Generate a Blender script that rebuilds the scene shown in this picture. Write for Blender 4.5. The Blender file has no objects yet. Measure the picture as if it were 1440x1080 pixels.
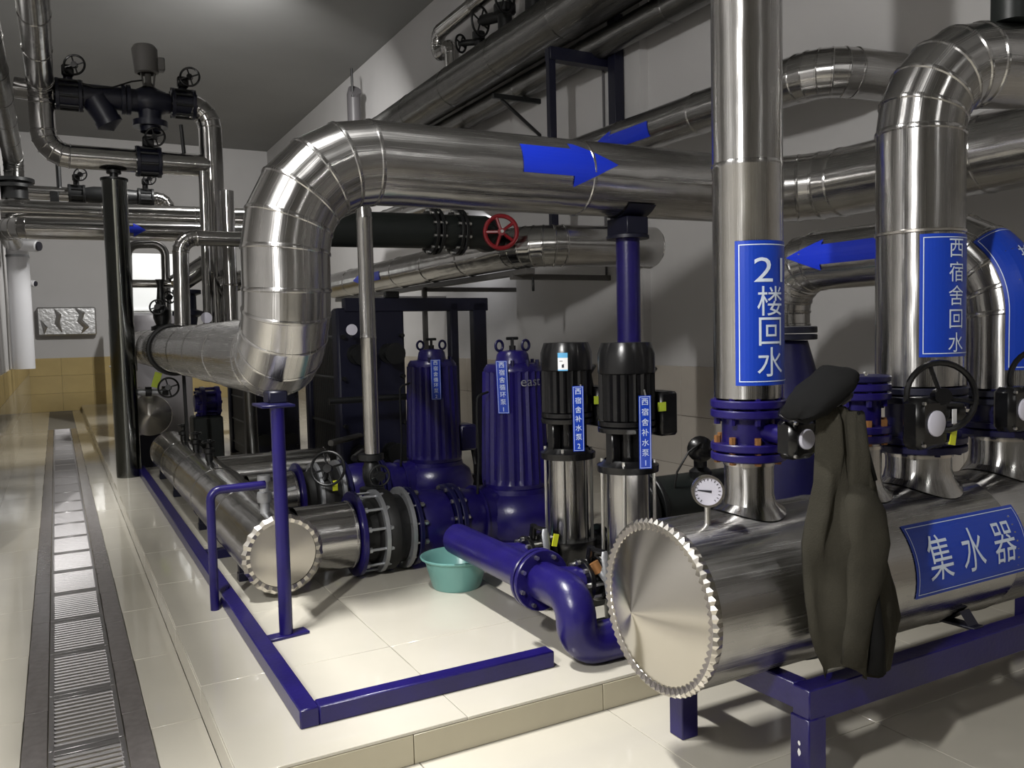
import bpy, bmesh, math, random
from math import pi, sin, cos, radians, sqrt, atan2
from mathutils import Vector as V, Matrix, noise as mnoise
random.seed(4)
SC = bpy.context.scene
COL = SC.collection

# ------------------------------------------------------------------ camera
def look_rot(yaw, pitch, roll):
    cy, sy = cos(yaw), sin(yaw)
    right = V((cy, -sy, 0)); fwd = V((sy, cy, 0)); up = V((0, 0, 1))
    cp, sp = cos(pitch), sin(pitch)
    f2 = fwd*cp - up*sp; u2 = up*cp + fwd*sp
    cr, sr = cos(roll), sin(roll)
    r3 = right*cr + u2*sr; u3 = u2*cr - right*sr
    return Matrix((r3, u3, -f2)).transposed()
cam_d = bpy.data.cameras.new('camera'); cam = bpy.data.objects.new('camera', cam_d); COL.objects.link(cam)
cam_d.sensor_width = 36.0; cam_d.lens = 1176.7/1440*36; cam_d.clip_start = .02
cam.matrix_world = Matrix.Translation((0, 0, 1.5)) @ look_rot(radians(28.519), radians(3.498), radians(-1.3406)).to_4x4()
SC.camera = cam

# ------------------------------------------------------------------ world, lights, exposure
w = bpy.data.worlds.new('world'); SC.world = w; w.use_nodes = True
w.node_tree.nodes['Background'].inputs[0].default_value = (.75, .8, .9, 1)
w.node_tree.nodes['Background'].inputs[1].default_value = .006
SC.view_settings.view_transform = 'Standard'
SC.view_settings.look = 'None'
SC.view_settings.gamma = 1
SC.view_settings.exposure = 0.0
try: SC.view_settings.use_curve_mapping = False
except Exception: pass

def area(name, loc, target, sx, sy, power, col=(1, .96, .9), spread=180):
    d = bpy.data.lights.new(name, 'AREA'); d.shape = 'RECTANGLE'; d.size = sx; d.size_y = sy
    d.energy = power; d.color = col; d.spread = radians(spread)
    o = bpy.data.objects.new(name, d); COL.objects.link(o); o.location = loc
    o.rotation_euler = (V(target)-V(loc)).to_track_quat('-Z', 'Y').to_euler()
    return o
WARM = (1, .985, .96)
area('tube_lamp', (-.1, 3.2, 5.0), (-.1, 3.21, 0), .12, .7, 155, WARM, 105)
area('tube_lamp', (-.3, 8.0, 5.0), (-.4, 8.4, 0), .12, .9, 55, WARM, 62)
area('tube_lamp_left_bay', (-2.05, .2, 3.9), (1.6, 3.6, .8), .10, .5, 210, WARM)
area('tube_lamp_back', (2.2, -2.8, 4.6), (3.4, 2.0, 1.4), .10, .6, 12, WARM)
area('tube_lamp_far', (2.3, 10.3, 5.8), (1.6, 18.0, .5), .2, 1.2, 290, WARM, 130)
area('tube_lamp_right_bay', (4.45, 9.2, 2.92), (4.5, 10.2, 1.0), .6, .06, 12, (.95, .96, 1))

# ------------------------------------------------------------------ materials
MATS = {}
def mat(name, col, rough=.5, metal=0., bump=0., bscale=20., spec=None, coat=0., var=0., vscale=6., aniso=0., rvar=0., stretch=None):
    m = bpy.data.materials.new(name); m.use_nodes = True
    nt = m.node_tree; n = nt.nodes; l = nt.links; b = n['Principled BSDF']
    b.inputs['Base Color'].default_value = (*col, 1); b.inputs['Roughness'].default_value = rough
    b.inputs['Metallic'].default_value = metal
    if spec is not None: b.inputs['Specular IOR Level'].default_value = spec
    if coat: b.inputs['Coat Weight'].default_value = coat; b.inputs['Coat Roughness'].default_value = .06
    if aniso: b.inputs['Anisotropic'].default_value = aniso
    tc = n.new('ShaderNodeTexCoord'); mp = n.new('ShaderNodeMapping'); l.new(tc.outputs['Object'], mp.inputs[0])
    if stretch: mp.inputs['Scale'].default_value = stretch
    def noise(s, d=3):
        t = n.new('ShaderNodeTexNoise'); t.inputs['Scale'].default_value = s; t.inputs['Detail'].default_value = d
        l.new(mp.outputs[0], t.inputs['Vector']); return t
    if var:
        t = noise(vscale, 4); mx = n.new('ShaderNodeMixRGB'); mx.blend_type = 'MULTIPLY'; mx.inputs[0].default_value = 1
        r = n.new('ShaderNodeMapRange'); r.inputs[1].default_value = .3; r.inputs[2].default_value = .7
        r.inputs[3].default_value = 1-var; r.inputs[4].default_value = 1
        l.new(t.outputs[0], r.inputs[0]); mx.inputs[1].default_value = (*col, 1); l.new(r.outputs[0], mx.inputs[2])
        l.new(mx.outputs[0], b.inputs['Base Color'])
    if rvar:
        t = noise(vscale*2, 4); r = n.new('ShaderNodeMapRange'); r.inputs[1].default_value = .3; r.inputs[2].default_value = .7
        r.inputs[3].default_value = max(.02, rough-rvar); r.inputs[4].default_value = rough+rvar
        l.new(t.outputs[0], r.inputs[0]); l.new(r.outputs[0], b.inputs['Roughness'])
    if bump:
        t = noise(bscale); bp = n.new('ShaderNodeBump'); bp.inputs['Strength'].default_value = bump; bp.inputs['Distance'].default_value = .01
        l.new(t.outputs[0], bp.inputs['Height']); l.new(bp.outputs[0], b.inputs['Normal'])
    MATS[name] = m
    return m
def mat_steel(name, col, rough, wave=.12, grain=.05, var=.12):
    # brushed sheet: fine grain along the sheet (uv u = along, v = around), slow dents, slight smears
    m = bpy.data.materials.new(name); m.use_nodes = True
    nt = m.node_tree; n = nt.nodes; l = nt.links; b = n['Principled BSDF']
    b.inputs['Metallic'].default_value = 1
    tc = n.new('ShaderNodeTexCoord')
    mp = n.new('ShaderNodeMapping'); mp.inputs['Scale'].default_value = (2.5, 260, 1); l.new(tc.outputs['UV'], mp.inputs[0])
    g = n.new('ShaderNodeTexNoise'); g.inputs['Scale'].default_value = 1; g.inputs['Detail'].default_value = 2; l.new(mp.outputs[0], g.inputs['Vector'])
    s = n.new('ShaderNodeTexNoise'); s.inputs['Scale'].default_value = 7; s.inputs['Detail'].default_value = 4; l.new(tc.outputs['Object'], s.inputs['Vector'])
    d = n.new('ShaderNodeTexNoise'); d.inputs['Scale'].default_value = 5.5; d.inputs['Detail'].default_value = 1; l.new(tc.outputs['Object'], d.inputs['Vector'])
    cr = n.new('ShaderNodeMapRange'); cr.inputs[1].default_value = .3; cr.inputs[2].default_value = .7; cr.inputs[3].default_value = 1-var; cr.inputs[4].default_value = 1
    l.new(s.outputs[0], cr.inputs[0])
    mx = n.new('ShaderNodeMixRGB'); mx.blend_type = 'MULTIPLY'; mx.inputs[0].default_value = 1; mx.inputs[1].default_value = (*col, 1)
    l.new(cr.outputs[0], mx.inputs[2]); l.new(mx.outputs[0], b.inputs['Base Color'])
    rr = n.new('ShaderNodeMapRange'); rr.inputs[1].default_value = .3; rr.inputs[2].default_value = .7; rr.inputs[3].default_value = rough-.05; rr.inputs[4].default_value = rough+.07
    l.new(g.outputs[0], rr.inputs[0]); l.new(rr.outputs[0], b.inputs['Roughness'])
    b.inputs['Anisotropic'].default_value = .88
    tg = n.new('ShaderNodeTangent'); tg.direction_type = 'UV_MAP'; tg.uv_map = 'UVMap'; l.new(tg.outputs[0], b.inputs['Tangent'])
    b1 = n.new('ShaderNodeBump'); b1.inputs['Strength'].default_value = wave; b1.inputs['Distance'].default_value = .05; l.new(d.outputs[0], b1.inputs['Height'])
    b2 = n.new('ShaderNodeBump'); b2.inputs['Strength'].default_value = grain; b2.inputs['Distance'].default_value = .004; l.new(g.outputs[0], b2.inputs['Height'])
    l.new(b1.outputs[0], b2.inputs['Normal']); l.new(b2.outputs[0], b.inputs['Normal'])
    MATS[name] = m
mat_steel('steel', (.50, .492, .482), .22)
mat_steel('steel_shiny', (.50, .492, .48), .15, wave=.1, grain=.03)
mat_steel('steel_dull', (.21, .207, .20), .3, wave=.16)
mat_steel('steel_dark', (.20, .21, .205), .12, wave=.06, grain=.03)
mat('steel_seam', (.66, .63, .58), .25, 1.)
mat('cap_steel', (.56, .535, .49), .22, 1., bump=.05, bscale=8)
mat('grate_steel', (.50, .485, .49), .42, 1.)
mat('riser_tile', (.45, .41, .305), .2, var=.08, vscale=3)
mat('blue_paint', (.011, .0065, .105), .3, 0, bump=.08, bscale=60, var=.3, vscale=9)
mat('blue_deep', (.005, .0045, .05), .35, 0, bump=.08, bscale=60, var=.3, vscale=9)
mat('navy_frame', (.003, .0035, .016), .45)
mat('black_paint', (.0035, .0035, .004), .26, bump=.05, bscale=50)
mat('black_rubber', (.004, .004, .004), .55)
mat('black_iron', (.006, .0065, .007), .4, 0, bump=.1, bscale=60)
mat('dark_blue_iron', (.006, .007, .018), .4)
mat('dark_green_wrap', (.009, .012, .011), .45)
mat('galv', (.42, .43, .45), .42, .75, bump=.2, bscale=80)
mat('rust_bolt', (.28, .13, .045), .5, .5)
mat('zinc_bolt', (.65, .64, .62), .3, 1.)
mat('red_paint', (.22, .006, .012), .35)
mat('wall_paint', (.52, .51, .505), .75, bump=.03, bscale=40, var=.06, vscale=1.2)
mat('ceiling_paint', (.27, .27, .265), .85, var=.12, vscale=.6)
mat('tan_tile', (.50, .385, .175), .14, var=.12, vscale=3, rvar=.04)
mat('beige_tile', (.46, .42, .37), .2, var=.08, vscale=3)
mat('cream_tile', (.55, .52, .445), .07, var=.06, vscale=2.5, bump=.015, bscale=3, rvar=.03)
mat('grout', (.22, .20, .16), .7)
mat('border_stone', (.17, .155, .15), .16, var=.25, vscale=25, rvar=.05)
mat('drain_dark', (.035, .033, .036), .5)
mat('sign_blue', (.006, .045, .42), .35)
mat('arrow_blue', (.008, .035, .60), .4)
mat('letter', (.66, .74, .86), .5)
mat('tag_yellow', (.62, .66, .03), .45)
mat('tag_green', (.42, .52, .04), .45)
mat('tag_orange', (.75, .26, .02), .45)
mat('tag_white', (.75, .75, .76), .5)
mat('label_cyan', (.10, .36, .62), .4)
mat('label_ink', (.02, .02, .03), .5)
mat('dial', (.62, .61, .70), .4)
mat('teal_plastic', (.16, .36, .335), .3, bump=.02, bscale=30)
mat('jacket_cloth', (.042, .039, .030), .95, spec=.1, bump=.25, bscale=220, var=.3, vscale=7)
mat('black_cloth', (.007, .007, .007), .9, spec=.12)
mat('pipe_pale', (.68, .68, .70), .45)
mat('foil', (.55, .55, .55), .3, 1., bump=.6, bscale=14)
mat('panel_white', (.78, .80, .80), .5)
mat('grey_equipment', (.10, .095, .10), .45)
mat('actuator_grey', (.10, .095, .09), .5)

# ------------------------------------------------------------------ mesh builder
ORG = {}
def basis(t):
    t = t.normalized(); a = V((0, 0, 1)) if abs(t.z) < .9 else V((0, 1, 0))
    n = (a - t*a.dot(t)).normalized(); return n, t.cross(n)
class MB:
    def __init__(s): s.v = []; s.f = []; s.uv = []
    def add(s, vs, fs, uv=None):
        o = len(s.v); s.v += [V(q) for q in vs]; s.f += [tuple(i+o for i in f) for f in fs]
        s.uv += uv if uv else [(q[0]+q[1], q[2]) for q in vs]
        return s
    def rings(s, rings, closed=True, cap0=False, cap1=False, uvs=None):
        m = len(rings[0]); vs = [p for r in rings for p in r]; fs = []
        for i in range(len(rings)-1):
            for j in range(m if closed else m-1):
                k = (j+1) % m
                fs.append((i*m+j, i*m+k, (i+1)*m+k, (i+1)*m+j))
        if cap0: fs.append(tuple(reversed(range(m))))
        if cap1: fs.append(tuple((len(rings)-1)*m+j for j in range(m)))
        return s.add(vs, fs, uvs)
    def tube(s, pts, r, n=20, caps=True):
        pts = [V(p) for p in pts]; R = r if isinstance(r, (list, tuple)) else [r]*len(pts)
        N, B = basis(pts[1]-pts[0]); T0 = (pts[1]-pts[0]).normalized(); rings = []; uv = []; L = 0
        for i, p in enumerate(pts):
            a = (p-pts[i-1]).normalized() if i else (pts[1]-p).normalized()
            b = (pts[i+1]-p).normalized() if i < len(pts)-1 else a
            q = T0.rotation_difference(a); N = q @ N; B = q @ B; T0 = a
            m = (a+b).normalized(); L += (p-pts[i-1]).length if i else 0
            ring = []
            for j in range(n):
                th = 2*pi*j/n; e = (N*cos(th)+B*sin(th))*R[i]
                ring.append(p + e - a*(e.dot(m)/max(.2, a.dot(m)))); uv.append((L, j/n))
            rings.append(ring)
        return s.rings(rings, True, caps, caps, uv)
    def cyl(s, a, b, r, n=20, r2=None, caps=True):
        return s.tube([a, b], [r, r if r2 is None else r2], n, caps)
    def lathe(s, o, d, prof, n=24, cap0=False, cap1=False):
        o = V(o); d = V(d).normalized(); N, B = basis(d); rs = []; uv = []
        for t, r in prof:
            rs.append([o+d*t+(N*cos(2*pi*j/n)+B*sin(2*pi*j/n))*r for j in range(n)]); uv += [(t, j/n) for j in range(n)]
        return s.rings(rs, True, cap0, cap1, uv)
    def torus(s, c, d, R, r, n=28, m=8, a0=0, a1=2*pi):
        c = V(c); d = V(d).normalized(); N, B = basis(d); rs = []; full = a1-a0 > 6.28
        cnt = n if full else n+1
        for i in range(cnt):
            a = a0+(a1-a0)*i/n; e = N*cos(a)+B*sin(a)
            rs.append([c+e*(R+r*cos(2*pi*j/m))+d*(r*sin(2*pi*j/m)) for j in range(m)])
        if full: rs.append(rs[0])
        return s.rings(rs, True, not full, not full)
    def box(s, c, sz, rot=None, bev=0.):
        bm = bmesh.new(); bmesh.ops.create_cube(bm, size=1)
        for q in bm.verts: q.co = V((q.co.x*sz[0], q.co.y*sz[1], q.co.z*sz[2]))
        if bev: bmesh.ops.bevel(bm, geom=bm.edges[:], offset=bev, segments=1, affect='EDGES')
        M = rot.to_4x4() if rot else Matrix.Identity(4)
        bm.verts.ensure_lookup_table(); bm.verts.index_update()
        s.add([M @ q.co + V(c) for q in bm.verts], [tuple(q.index for q in f.verts) for f in bm.faces]); bm.free(); return s
    def bar(s, a, b, wd, ht, bev=.004, up=V((0, 0, 1))):
        a = V(a); b = V(b); t = (b-a); L = t.length; t.normalize()
        u = up if abs(t.dot(up)) < .95 else V((1, 0, 0))
        sd = t.cross(u).normalized(); u = sd.cross(t)
        return s.box((a+b)/2, (L, wd, ht), Matrix((t, sd, u)).transposed(), bev)
    def bolts(s, c, d, R, n, r, h, a0=0.):
        c = V(c); d = V(d).normalized(); N, B = basis(d)
        for i in range(n):
            a = a0+2*pi*i/n; p = c+(N*cos(a)+B*sin(a))*R
            s.cyl(p-d*h/2, p+d*h/2, r, 6)
        return s
    def build(s, name, m, parent=None, loc=None, sharp=38, smooth=True):
        me = bpy.data.meshes.new(name); o = bpy.data.objects.new(name, me)
        org = V((0, 0, 0))
        if parent is not None: org = ORG[parent]
        elif loc is not None: org = V(loc); o.location = org
        me.from_pydata([q-org for q in s.v], [], s.f); me.update()
        ul = me.uv_layers.new(name='UVMap'); li = [0]*len(me.loops); me.loops.foreach_get('vertex_index', li)
        flat = []
        for i in li: flat += s.uv[i]
        ul.data.foreach_set('uv', flat)
        bm = bmesh.new(); bm.from_mesh(me); bmesh.ops.recalc_face_normals(bm, faces=bm.faces); bm.to_mesh(me); bm.free()
        if smooth: me.shade_smooth(); me.set_sharp_from_angle(angle=radians(sharp))
        me.materials.append(MATS[m]); COL.objects.link(o)
        if parent is not None: o.parent = parent
        ORG[o] = org
        return o
def tag(o, label=None, cat=None, group=None, kind=None):
    if label: o['label'] = label
    if cat: o['category'] = cat
    if group: o['group'] = group
    if kind: o['kind'] = kind
    return o
def thing(name, label, cat, loc=(0, 0, 0), group=None):
    o = bpy.data.objects.new(name, None); o.empty_display_size = .1; COL.objects.link(o); o.location = loc
    ORG[o] = V(loc); return tag(o, label, cat, group)
def copy_tree(o, parent=None):
    c = o.copy(); COL.objects.link(c)
    if parent is not None: c.parent = parent
    ORG[c] = ORG[o]
    for ch in list(o.children): copy_tree(ch, c)
    return c
def inst(o, parent, loc):
    c = o.copy(); COL.objects.link(c); c.parent = parent; c.location = loc; return c
def arc_path(pts, R, k=8):
    pts = [V(p) for p in pts]; out = [pts[0]]; R = R if isinstance(R, (list, tuple)) else [R]*(len(pts)-2)
    for i in range(1, len(pts)-1):
        a = (pts[i-1]-pts[i]).normalized(); b = (pts[i+1]-pts[i]).normalized()
        ang = a.angle(b); r = R[i-1]; t = r/math.tan(ang/2)
        c = pts[i] + (a+b).normalized()*(r/sin(ang/2)); p0 = pts[i]+a*t; p1 = pts[i]+b*t
        e0 = p0-c; e1 = p1-c; tot = e0.angle(e1); ax = e0.cross(e1).normalized()
        for j in range(k+1): out.append(c + Matrix.Rotation(tot*j/k, 3, ax) @ e0)
    out.append(pts[-1]); return out
def clad_sections(parent, pts, r, matn='steel', n=32, step=1.0, bead=.005, caps=(True, True), rr=None):
    """insulated pipe in sheet metal: every sheet is a section of its own with a rolled bead at its end"""
    P = [V(pts[0])]
    for q in pts[1:]:
        q = V(q); a = P[-1]; L = (q-a).length; m = max(1, round(L/step))
        for i in range(1, m+1): P.append(a.lerp(q, i/m))
    N, B = basis(P[1]-P[0]); T0 = (P[1]-P[0]).normalized(); U = 0
    for i in range(len(P)-1):
        a, b = P[i], P[i+1]; t = (b-a).normalized(); q = T0.rotation_difference(t); N = q@N; B = q@B; T0 = t
        m0 = (t+(P[i]-P[i-1]).normalized()).normalized() if i else t
        m1 = (t+(P[i+2]-b).normalized()).normalized() if i < len(P)-2 else t
        L = (b-a).length; be = min(.018, L*.2)
        def ring(c, m, rad, off):
            out = []
            for j in range(n):
                e = (N*cos(2*pi*j/n)+B*sin(2*pi*j/n))*rad
                out.append(c + e - t*(e.dot(m)/t.dot(m)) + t*off)
            return out
        ra = r if rr is None else rr(i/(len(P)-1)); rb = ra
        rs = [ring(a, m0, ra, 0), ring(b, m1, rb, -be), ring(b, m1, rb+bead, -be*.75), ring(b, m1, rb+bead, -be*.2), ring(b, m1, rb, 0.004 if i < len(P)-2 else 0)]
        uv = []
        for x in (U, U+L-be, U+L-be*.7, U+L-be*.3, U+L): uv += [(x, j/n) for j in range(n)]
        mb = MB().rings(rs, True, caps[0] and i == 0, caps[1] and i == len(P)-2, uv)
        mb.build('cladding_section', matn, parent); U += L
def clad(name, label, pts, r, R=.3, k=5, matn='steel', step=1.0, cat='pipe', group=None, n=32, base=None, bead=.005):
    t = thing(name, label, cat, base or pts[0], group)
    clad_sections(t, arc_path(pts, R, k) if len(pts) > 2 else pts, r, matn, n, step, bead)
    return t
def flange(mb, c, d, R, th, n=28): 
    d = V(d).normalized(); c = V(c); mb.lathe(c-d*th/2, d, [(0, R-.004), (.004, R), (th-.004, R), (th, R-.004)], n, True, True)
def wheel(name, parent, m, c, d, R, r=.009, spokes=5, dome=.0, hub=.03):
    d = V(d).normalized(); c = V(c); N, B = basis(d); mb = MB().torus(c, d, R, r, 28, 8)
    for i in range(spokes):
        a = 2*pi*i/spokes+.3; mb.cyl(c+d*dome, c+(N*cos(a)+B*sin(a))*R, r*.75, 6)
    mb.cyl(c+d*(dome-.02), c+d*(dome+.02), hub, 10)
    return mb.build(name, m, parent)

# ---------- flat 2-D shapes and writing laid on cylinders or planes
def poly2d(pts):
    bm = bmesh.new(); bm.faces.new([bm.verts.new((x, y, 0)) for x, y in pts]); return bm
def frame2d(x0, y0, x1, y1, t):
    bm = bmesh.new()
    for a, b, c, d in ((x0, y0, x1, y0+t), (x0, y1-t, x1, y1), (x0, y0+t, x0+t, y1-t), (x1-t, y0+t, x1, y1-t)):
        bm.faces.new([bm.verts.new(q) for q in ((a, b, 0), (c, b, 0), (c, d, 0), (a, d, 0))])
    return bm
FONT = {}
def text2d(body, size):
    if body not in FONT:
        cu = bpy.data.curves.new('lettering', 'FONT'); cu.body = body; cu.size = 1; cu.resolution_u = 3
        o = bpy.data.objects.new('lettering', cu); COL.objects.link(o)
        dg = bpy.context.evaluated_depsgraph_get(); dg.update(); me = bpy.data.meshes.new_from_object(o.evaluated_get(dg))
        COL.objects.unlink(o); bpy.data.objects.remove(o); bpy.data.curves.remove(cu)
        xs = [v.co.x for v in me.vertices]; ys = [v.co.y for v in me.vertices]
        cx = (min(xs)+max(xs))/2; cy = (min(ys)+max(ys))/2
        FONT[body] = ([(v.co.x-cx, v.co.y-cy) for v in me.vertices], [tuple(p.vertices) for p in me.polygons]); bpy.data.meshes.remove(me)
    vs, fs = FONT[body]; bm = bmesh.new(); bv = [bm.verts.new((x*size, y*size, 0)) for x, y in vs]
    for f in fs:
        try: bm.faces.new([bv[i] for i in f])
        except ValueError: pass
    return bm
def move(bm, x, y, sx=1, sy=1, rot=0):
    for v in bm.verts:
        a, b = v.co.x*sx, v.co.y*sy; v.co = V((x+a*cos(rot)-b*sin(rot), y+a*sin(rot)+b*cos(rot), 0))
    return bm
def cut(bm, axis, step):
    cs = [v.co[axis] for v in bm.verts]; lo, hi = min(cs), max(cs); k = math.ceil(lo/step)
    no = V((1, 0, 0)) if axis == 0 else V((0, 1, 0))
    while k*step < hi:
        bmesh.ops.bisect_plane(bm, geom=bm.verts[:]+bm.edges[:]+bm.faces[:], plane_co=no*(k*step), plane_no=no); k += 1
    return bm
def lay(bms, fn, name, m, parent, bend_axis=None, step=.012):
    mb = MB()
    for bm in bms:
        if bend_axis is not None: cut(bm, bend_axis, step)
        bm.verts.index_update()
        mb.add([fn(v.co.x, v.co.y) for v in bm.verts], [tuple(v.index for v in f.verts) for f in bm.faces]); bm.free()
    me = mb.build(name, m, parent, smooth=False); return me
def on_upright(c, nrm, r):      # x goes around a vertical pipe, y up
    c = V(c); nrm = V(nrm).normalized(); side = V((0, 0, 1)).cross(nrm)
    return lambda off: (lambda x, y: c+V((0, 0, y))+(nrm*cos(x/r)+side*sin(x/r))*(r+off))
def on_level(c, along, nrm, r): # x along a level pipe, y around it
    c = V(c); a = V(along).normalized(); nrm = V(nrm).normalized(); up = nrm.cross(a)
    return lambda off: (lambda x, y: c+a*x+(nrm*cos(y/r)+up*sin(y/r))*(r+off))
def on_plane(c, right, up):
    c = V(c); right = V(right).normalized(); up = V(up).normalized(); n = right.cross(up)
    return lambda off: (lambda x, y: c+right*x+up*y+n*off)
def sign(parent, surf, wd, ht, chars, label, bend=None, csize=.06, line=.003, cx=0., inset=.012, step=.012, csx=1.0, pitch=None, top=None):
    p = lay([poly2d([(-wd/2, -ht/2), (wd/2, -ht/2), (wd/2, ht/2), (-wd/2, ht/2)])], surf(.003), 'sign_plate', 'sign_blue', parent, bend, step)
    p['label'] = label
    lay([frame2d(-wd/2+inset, -ht/2+inset, wd/2-inset, ht/2-inset, line)], surf(.0045), 'border_line', 'letter', p, bend, step)
    if not chars: return p
    n = len(chars); pitch = pitch or (ht-inset*2)/n; top = top if top is not None else (n-1)*pitch/2
    bms = [move(text2d(ch, csize), cx, top-i*pitch, csx) for i, ch in enumerate(chars) if ch]
    lay(bms, surf(.0055), 'lettering', 'letter', p, bend, step)
    return p
def arrow(parent, surf, L, wd, head, hw, bend, back=False, label='blue flow arrow sticker'):
    pts = [(-L/2, -wd/2), (L/2-head, -wd/2), (L/2-head, -hw/2), (L/2, 0), (L/2-head, hw/2), (L/2-head, wd/2), (-L/2, wd/2)]
    if back: pts = [(-x, -y) for x, y in pts]
    o = lay([poly2d(pts)], surf(.005), 'flow_arrow', 'arrow_blue', parent, bend, .02); o['label'] = label; return o

# ================================================================== ROOM
XL, XR, YN, YF, ZC, PH = -.53, 4.75, -4.0, 21.0, 6.05, .12
TT = 1.18
def struct(o): o['kind'] = 'structure'; return o
floor = struct(MB().box((1.4, 8.5, -.06), (7.4, 25.6, .1)).build('floor', 'grout', None, (0, 0, 0)))
plinth = struct(MB().box((2.595+.005, 11.85, .045), (4.3, 18.33, .11)).build('trim_1', 'grout', None, (0, 0, 0)))
plinth.name = 'trim_1'; plinth['label'] = 'raised tiled plinth carrying the pumps'
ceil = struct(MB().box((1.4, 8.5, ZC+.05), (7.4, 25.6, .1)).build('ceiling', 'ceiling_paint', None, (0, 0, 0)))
wr = struct(MB().box((XR+.06, 8.5, 3), (.1, 25.4, 6.1)).box((XR-.02, 7.26, 3.6), (.12, 2.35, 4.85)).build('wall_right', 'wall_paint', None, (0, 0, 0), smooth=False))
wf = struct(MB().box((2.1, YF+.06, 3), (5.4, .1, 6.1)).build('wall_far', 'wall_paint', None, (0, 0, 0), smooth=False))
wl = struct(MB().box((XL-.06, 13.9, 3), (.1, 14.4, 6.1)).box((XL-.9, 6.75, 3), (1.8, .1, 6.1)).build('wall_left', 'wall_paint', None, (0, 0, 0), smooth=False))
wb = struct(MB().box((1.4, YN-.06, 3), (7.4, .1, 6.1)).build('wall_back', 'wall_paint', None, (0, 0, 0), smooth=False))
wl2 = struct(MB().box((-2.25, 1.4, 3), (.1, 10.8, 6.1)).build('wall_left', 'wall_paint', None, (0, 0, 0), smooth=False))
wl2.name = 'wall_left_bay'
# floor tiles, each with its own joint
def tiles(parent, m, xs, ys, fn, th, gap=.003, name='tile', bev=.0015):
    cache = {}
    for i in range(len(xs)-1):
        for j in range(len(ys)-1):
            w_, h_ = xs[i+1]-xs[i]-gap, ys[j+1]-ys[j]-gap
            key = (round(w_, 4), round(h_, 4)); c = fn((xs[i]+xs[i+1])/2, (ys[j]+ys[j+1])/2)
            if key not in cache:
                sz, = [fn(w_, h_, th)]
                cache[key] = MB().box((0, 0, 0), sz, None, bev).build(name, m, parent); cache[key].location = c
                ORG[cache[key]] = V((0, 0, 0))
            else: inst(cache[key], parent, c)
def on_floor(z): return lambda a, b, th=None: (a, b, th) if th else (a, b, z)
def on_x(x): return lambda a, b, th=None: (th, a, b) if th else (x, a, b)
def on_y(y): return lambda a, b, th=None: (a, th, b) if th else (a, y, b)
def rng(a, b, st):
    out = [a]
    while out[-1]+st < b-.02: out.append(out[-1]+st)
    return out+[b]
SL0, SL1, GR0, GR1 = -.185, .25, -.10, .16
tiles(floor, 'cream_tile', [XL, SL0], rng(-1.0, 21, .8), on_floor(-.006), .012)
tiles(floor, 'cream_tile', [SL1, .44], rng(2.66, 21, .8), on_floor(-.006), .012)
tiles(floor, 'cream_tile', [SL1]+[SL1+.8*k for k in range(1, 6)]+[XR], [-1.8, -1.0, -.2, .6, 1.4, 2.06, 2.68], on_floor(-.006), .012)
tiles(floor, 'cream_tile', [-2.2, -1.3, XL], [-1.8, -1, -.2, .6, 1.4, 2.2, 3.0, 3.8, 4.6, 5.4, 6.2, 6.7], on_floor(-.006), .012)
tiles(floor, 'border_stone', [SL0, GR0], rng(2.0, 16.6, .62), on_floor(-.006), .013, name='stone_slab')
tiles(floor, 'border_stone', [GR1, SL1], rng(1.8, 16.6, .62), on_floor(-.006), .013, name='stone_slab')
MB().box((.03, 9.3, -.03), (.26, 14.6, .03)).build('drain_channel', 'drain_dark', floor)
tiles(plinth, 'cream_tile', [.44, 1.24, 2.04, 2.84, 3.64, 4.44, XR], rng(2.675, 20.9, .8), on_floor(PH-.006), .012)
tiles(plinth, 'riser_tile', [.44, 1.03, 1.83, 2.63, 3.43, 4.23, XR], [0, .108], on_y(2.68), .012)
tiles(plinth, 'cream_tile', rng(2.68, 20.9, .8), [0, .108], on_x(.445), .012)
tiles(wr, 'beige_tile', rng(-3.8, 20.9, .86), [0, .32, .75, TT], on_x(XR), .02)
tiles(wf, 'tan_tile', rng(XL, XR, .62), [0, .4, .79, TT], on_y(YF), .02)
tiles(wl, 'tan_tile', rng(6.9, 20.9, .8), [.86, TT], on_x(XL), .02)
tiles(wl, 'cream_tile', rng(6.9, 20.9, .8), [0, .43, .86], on_x(XL), .02)
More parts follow.
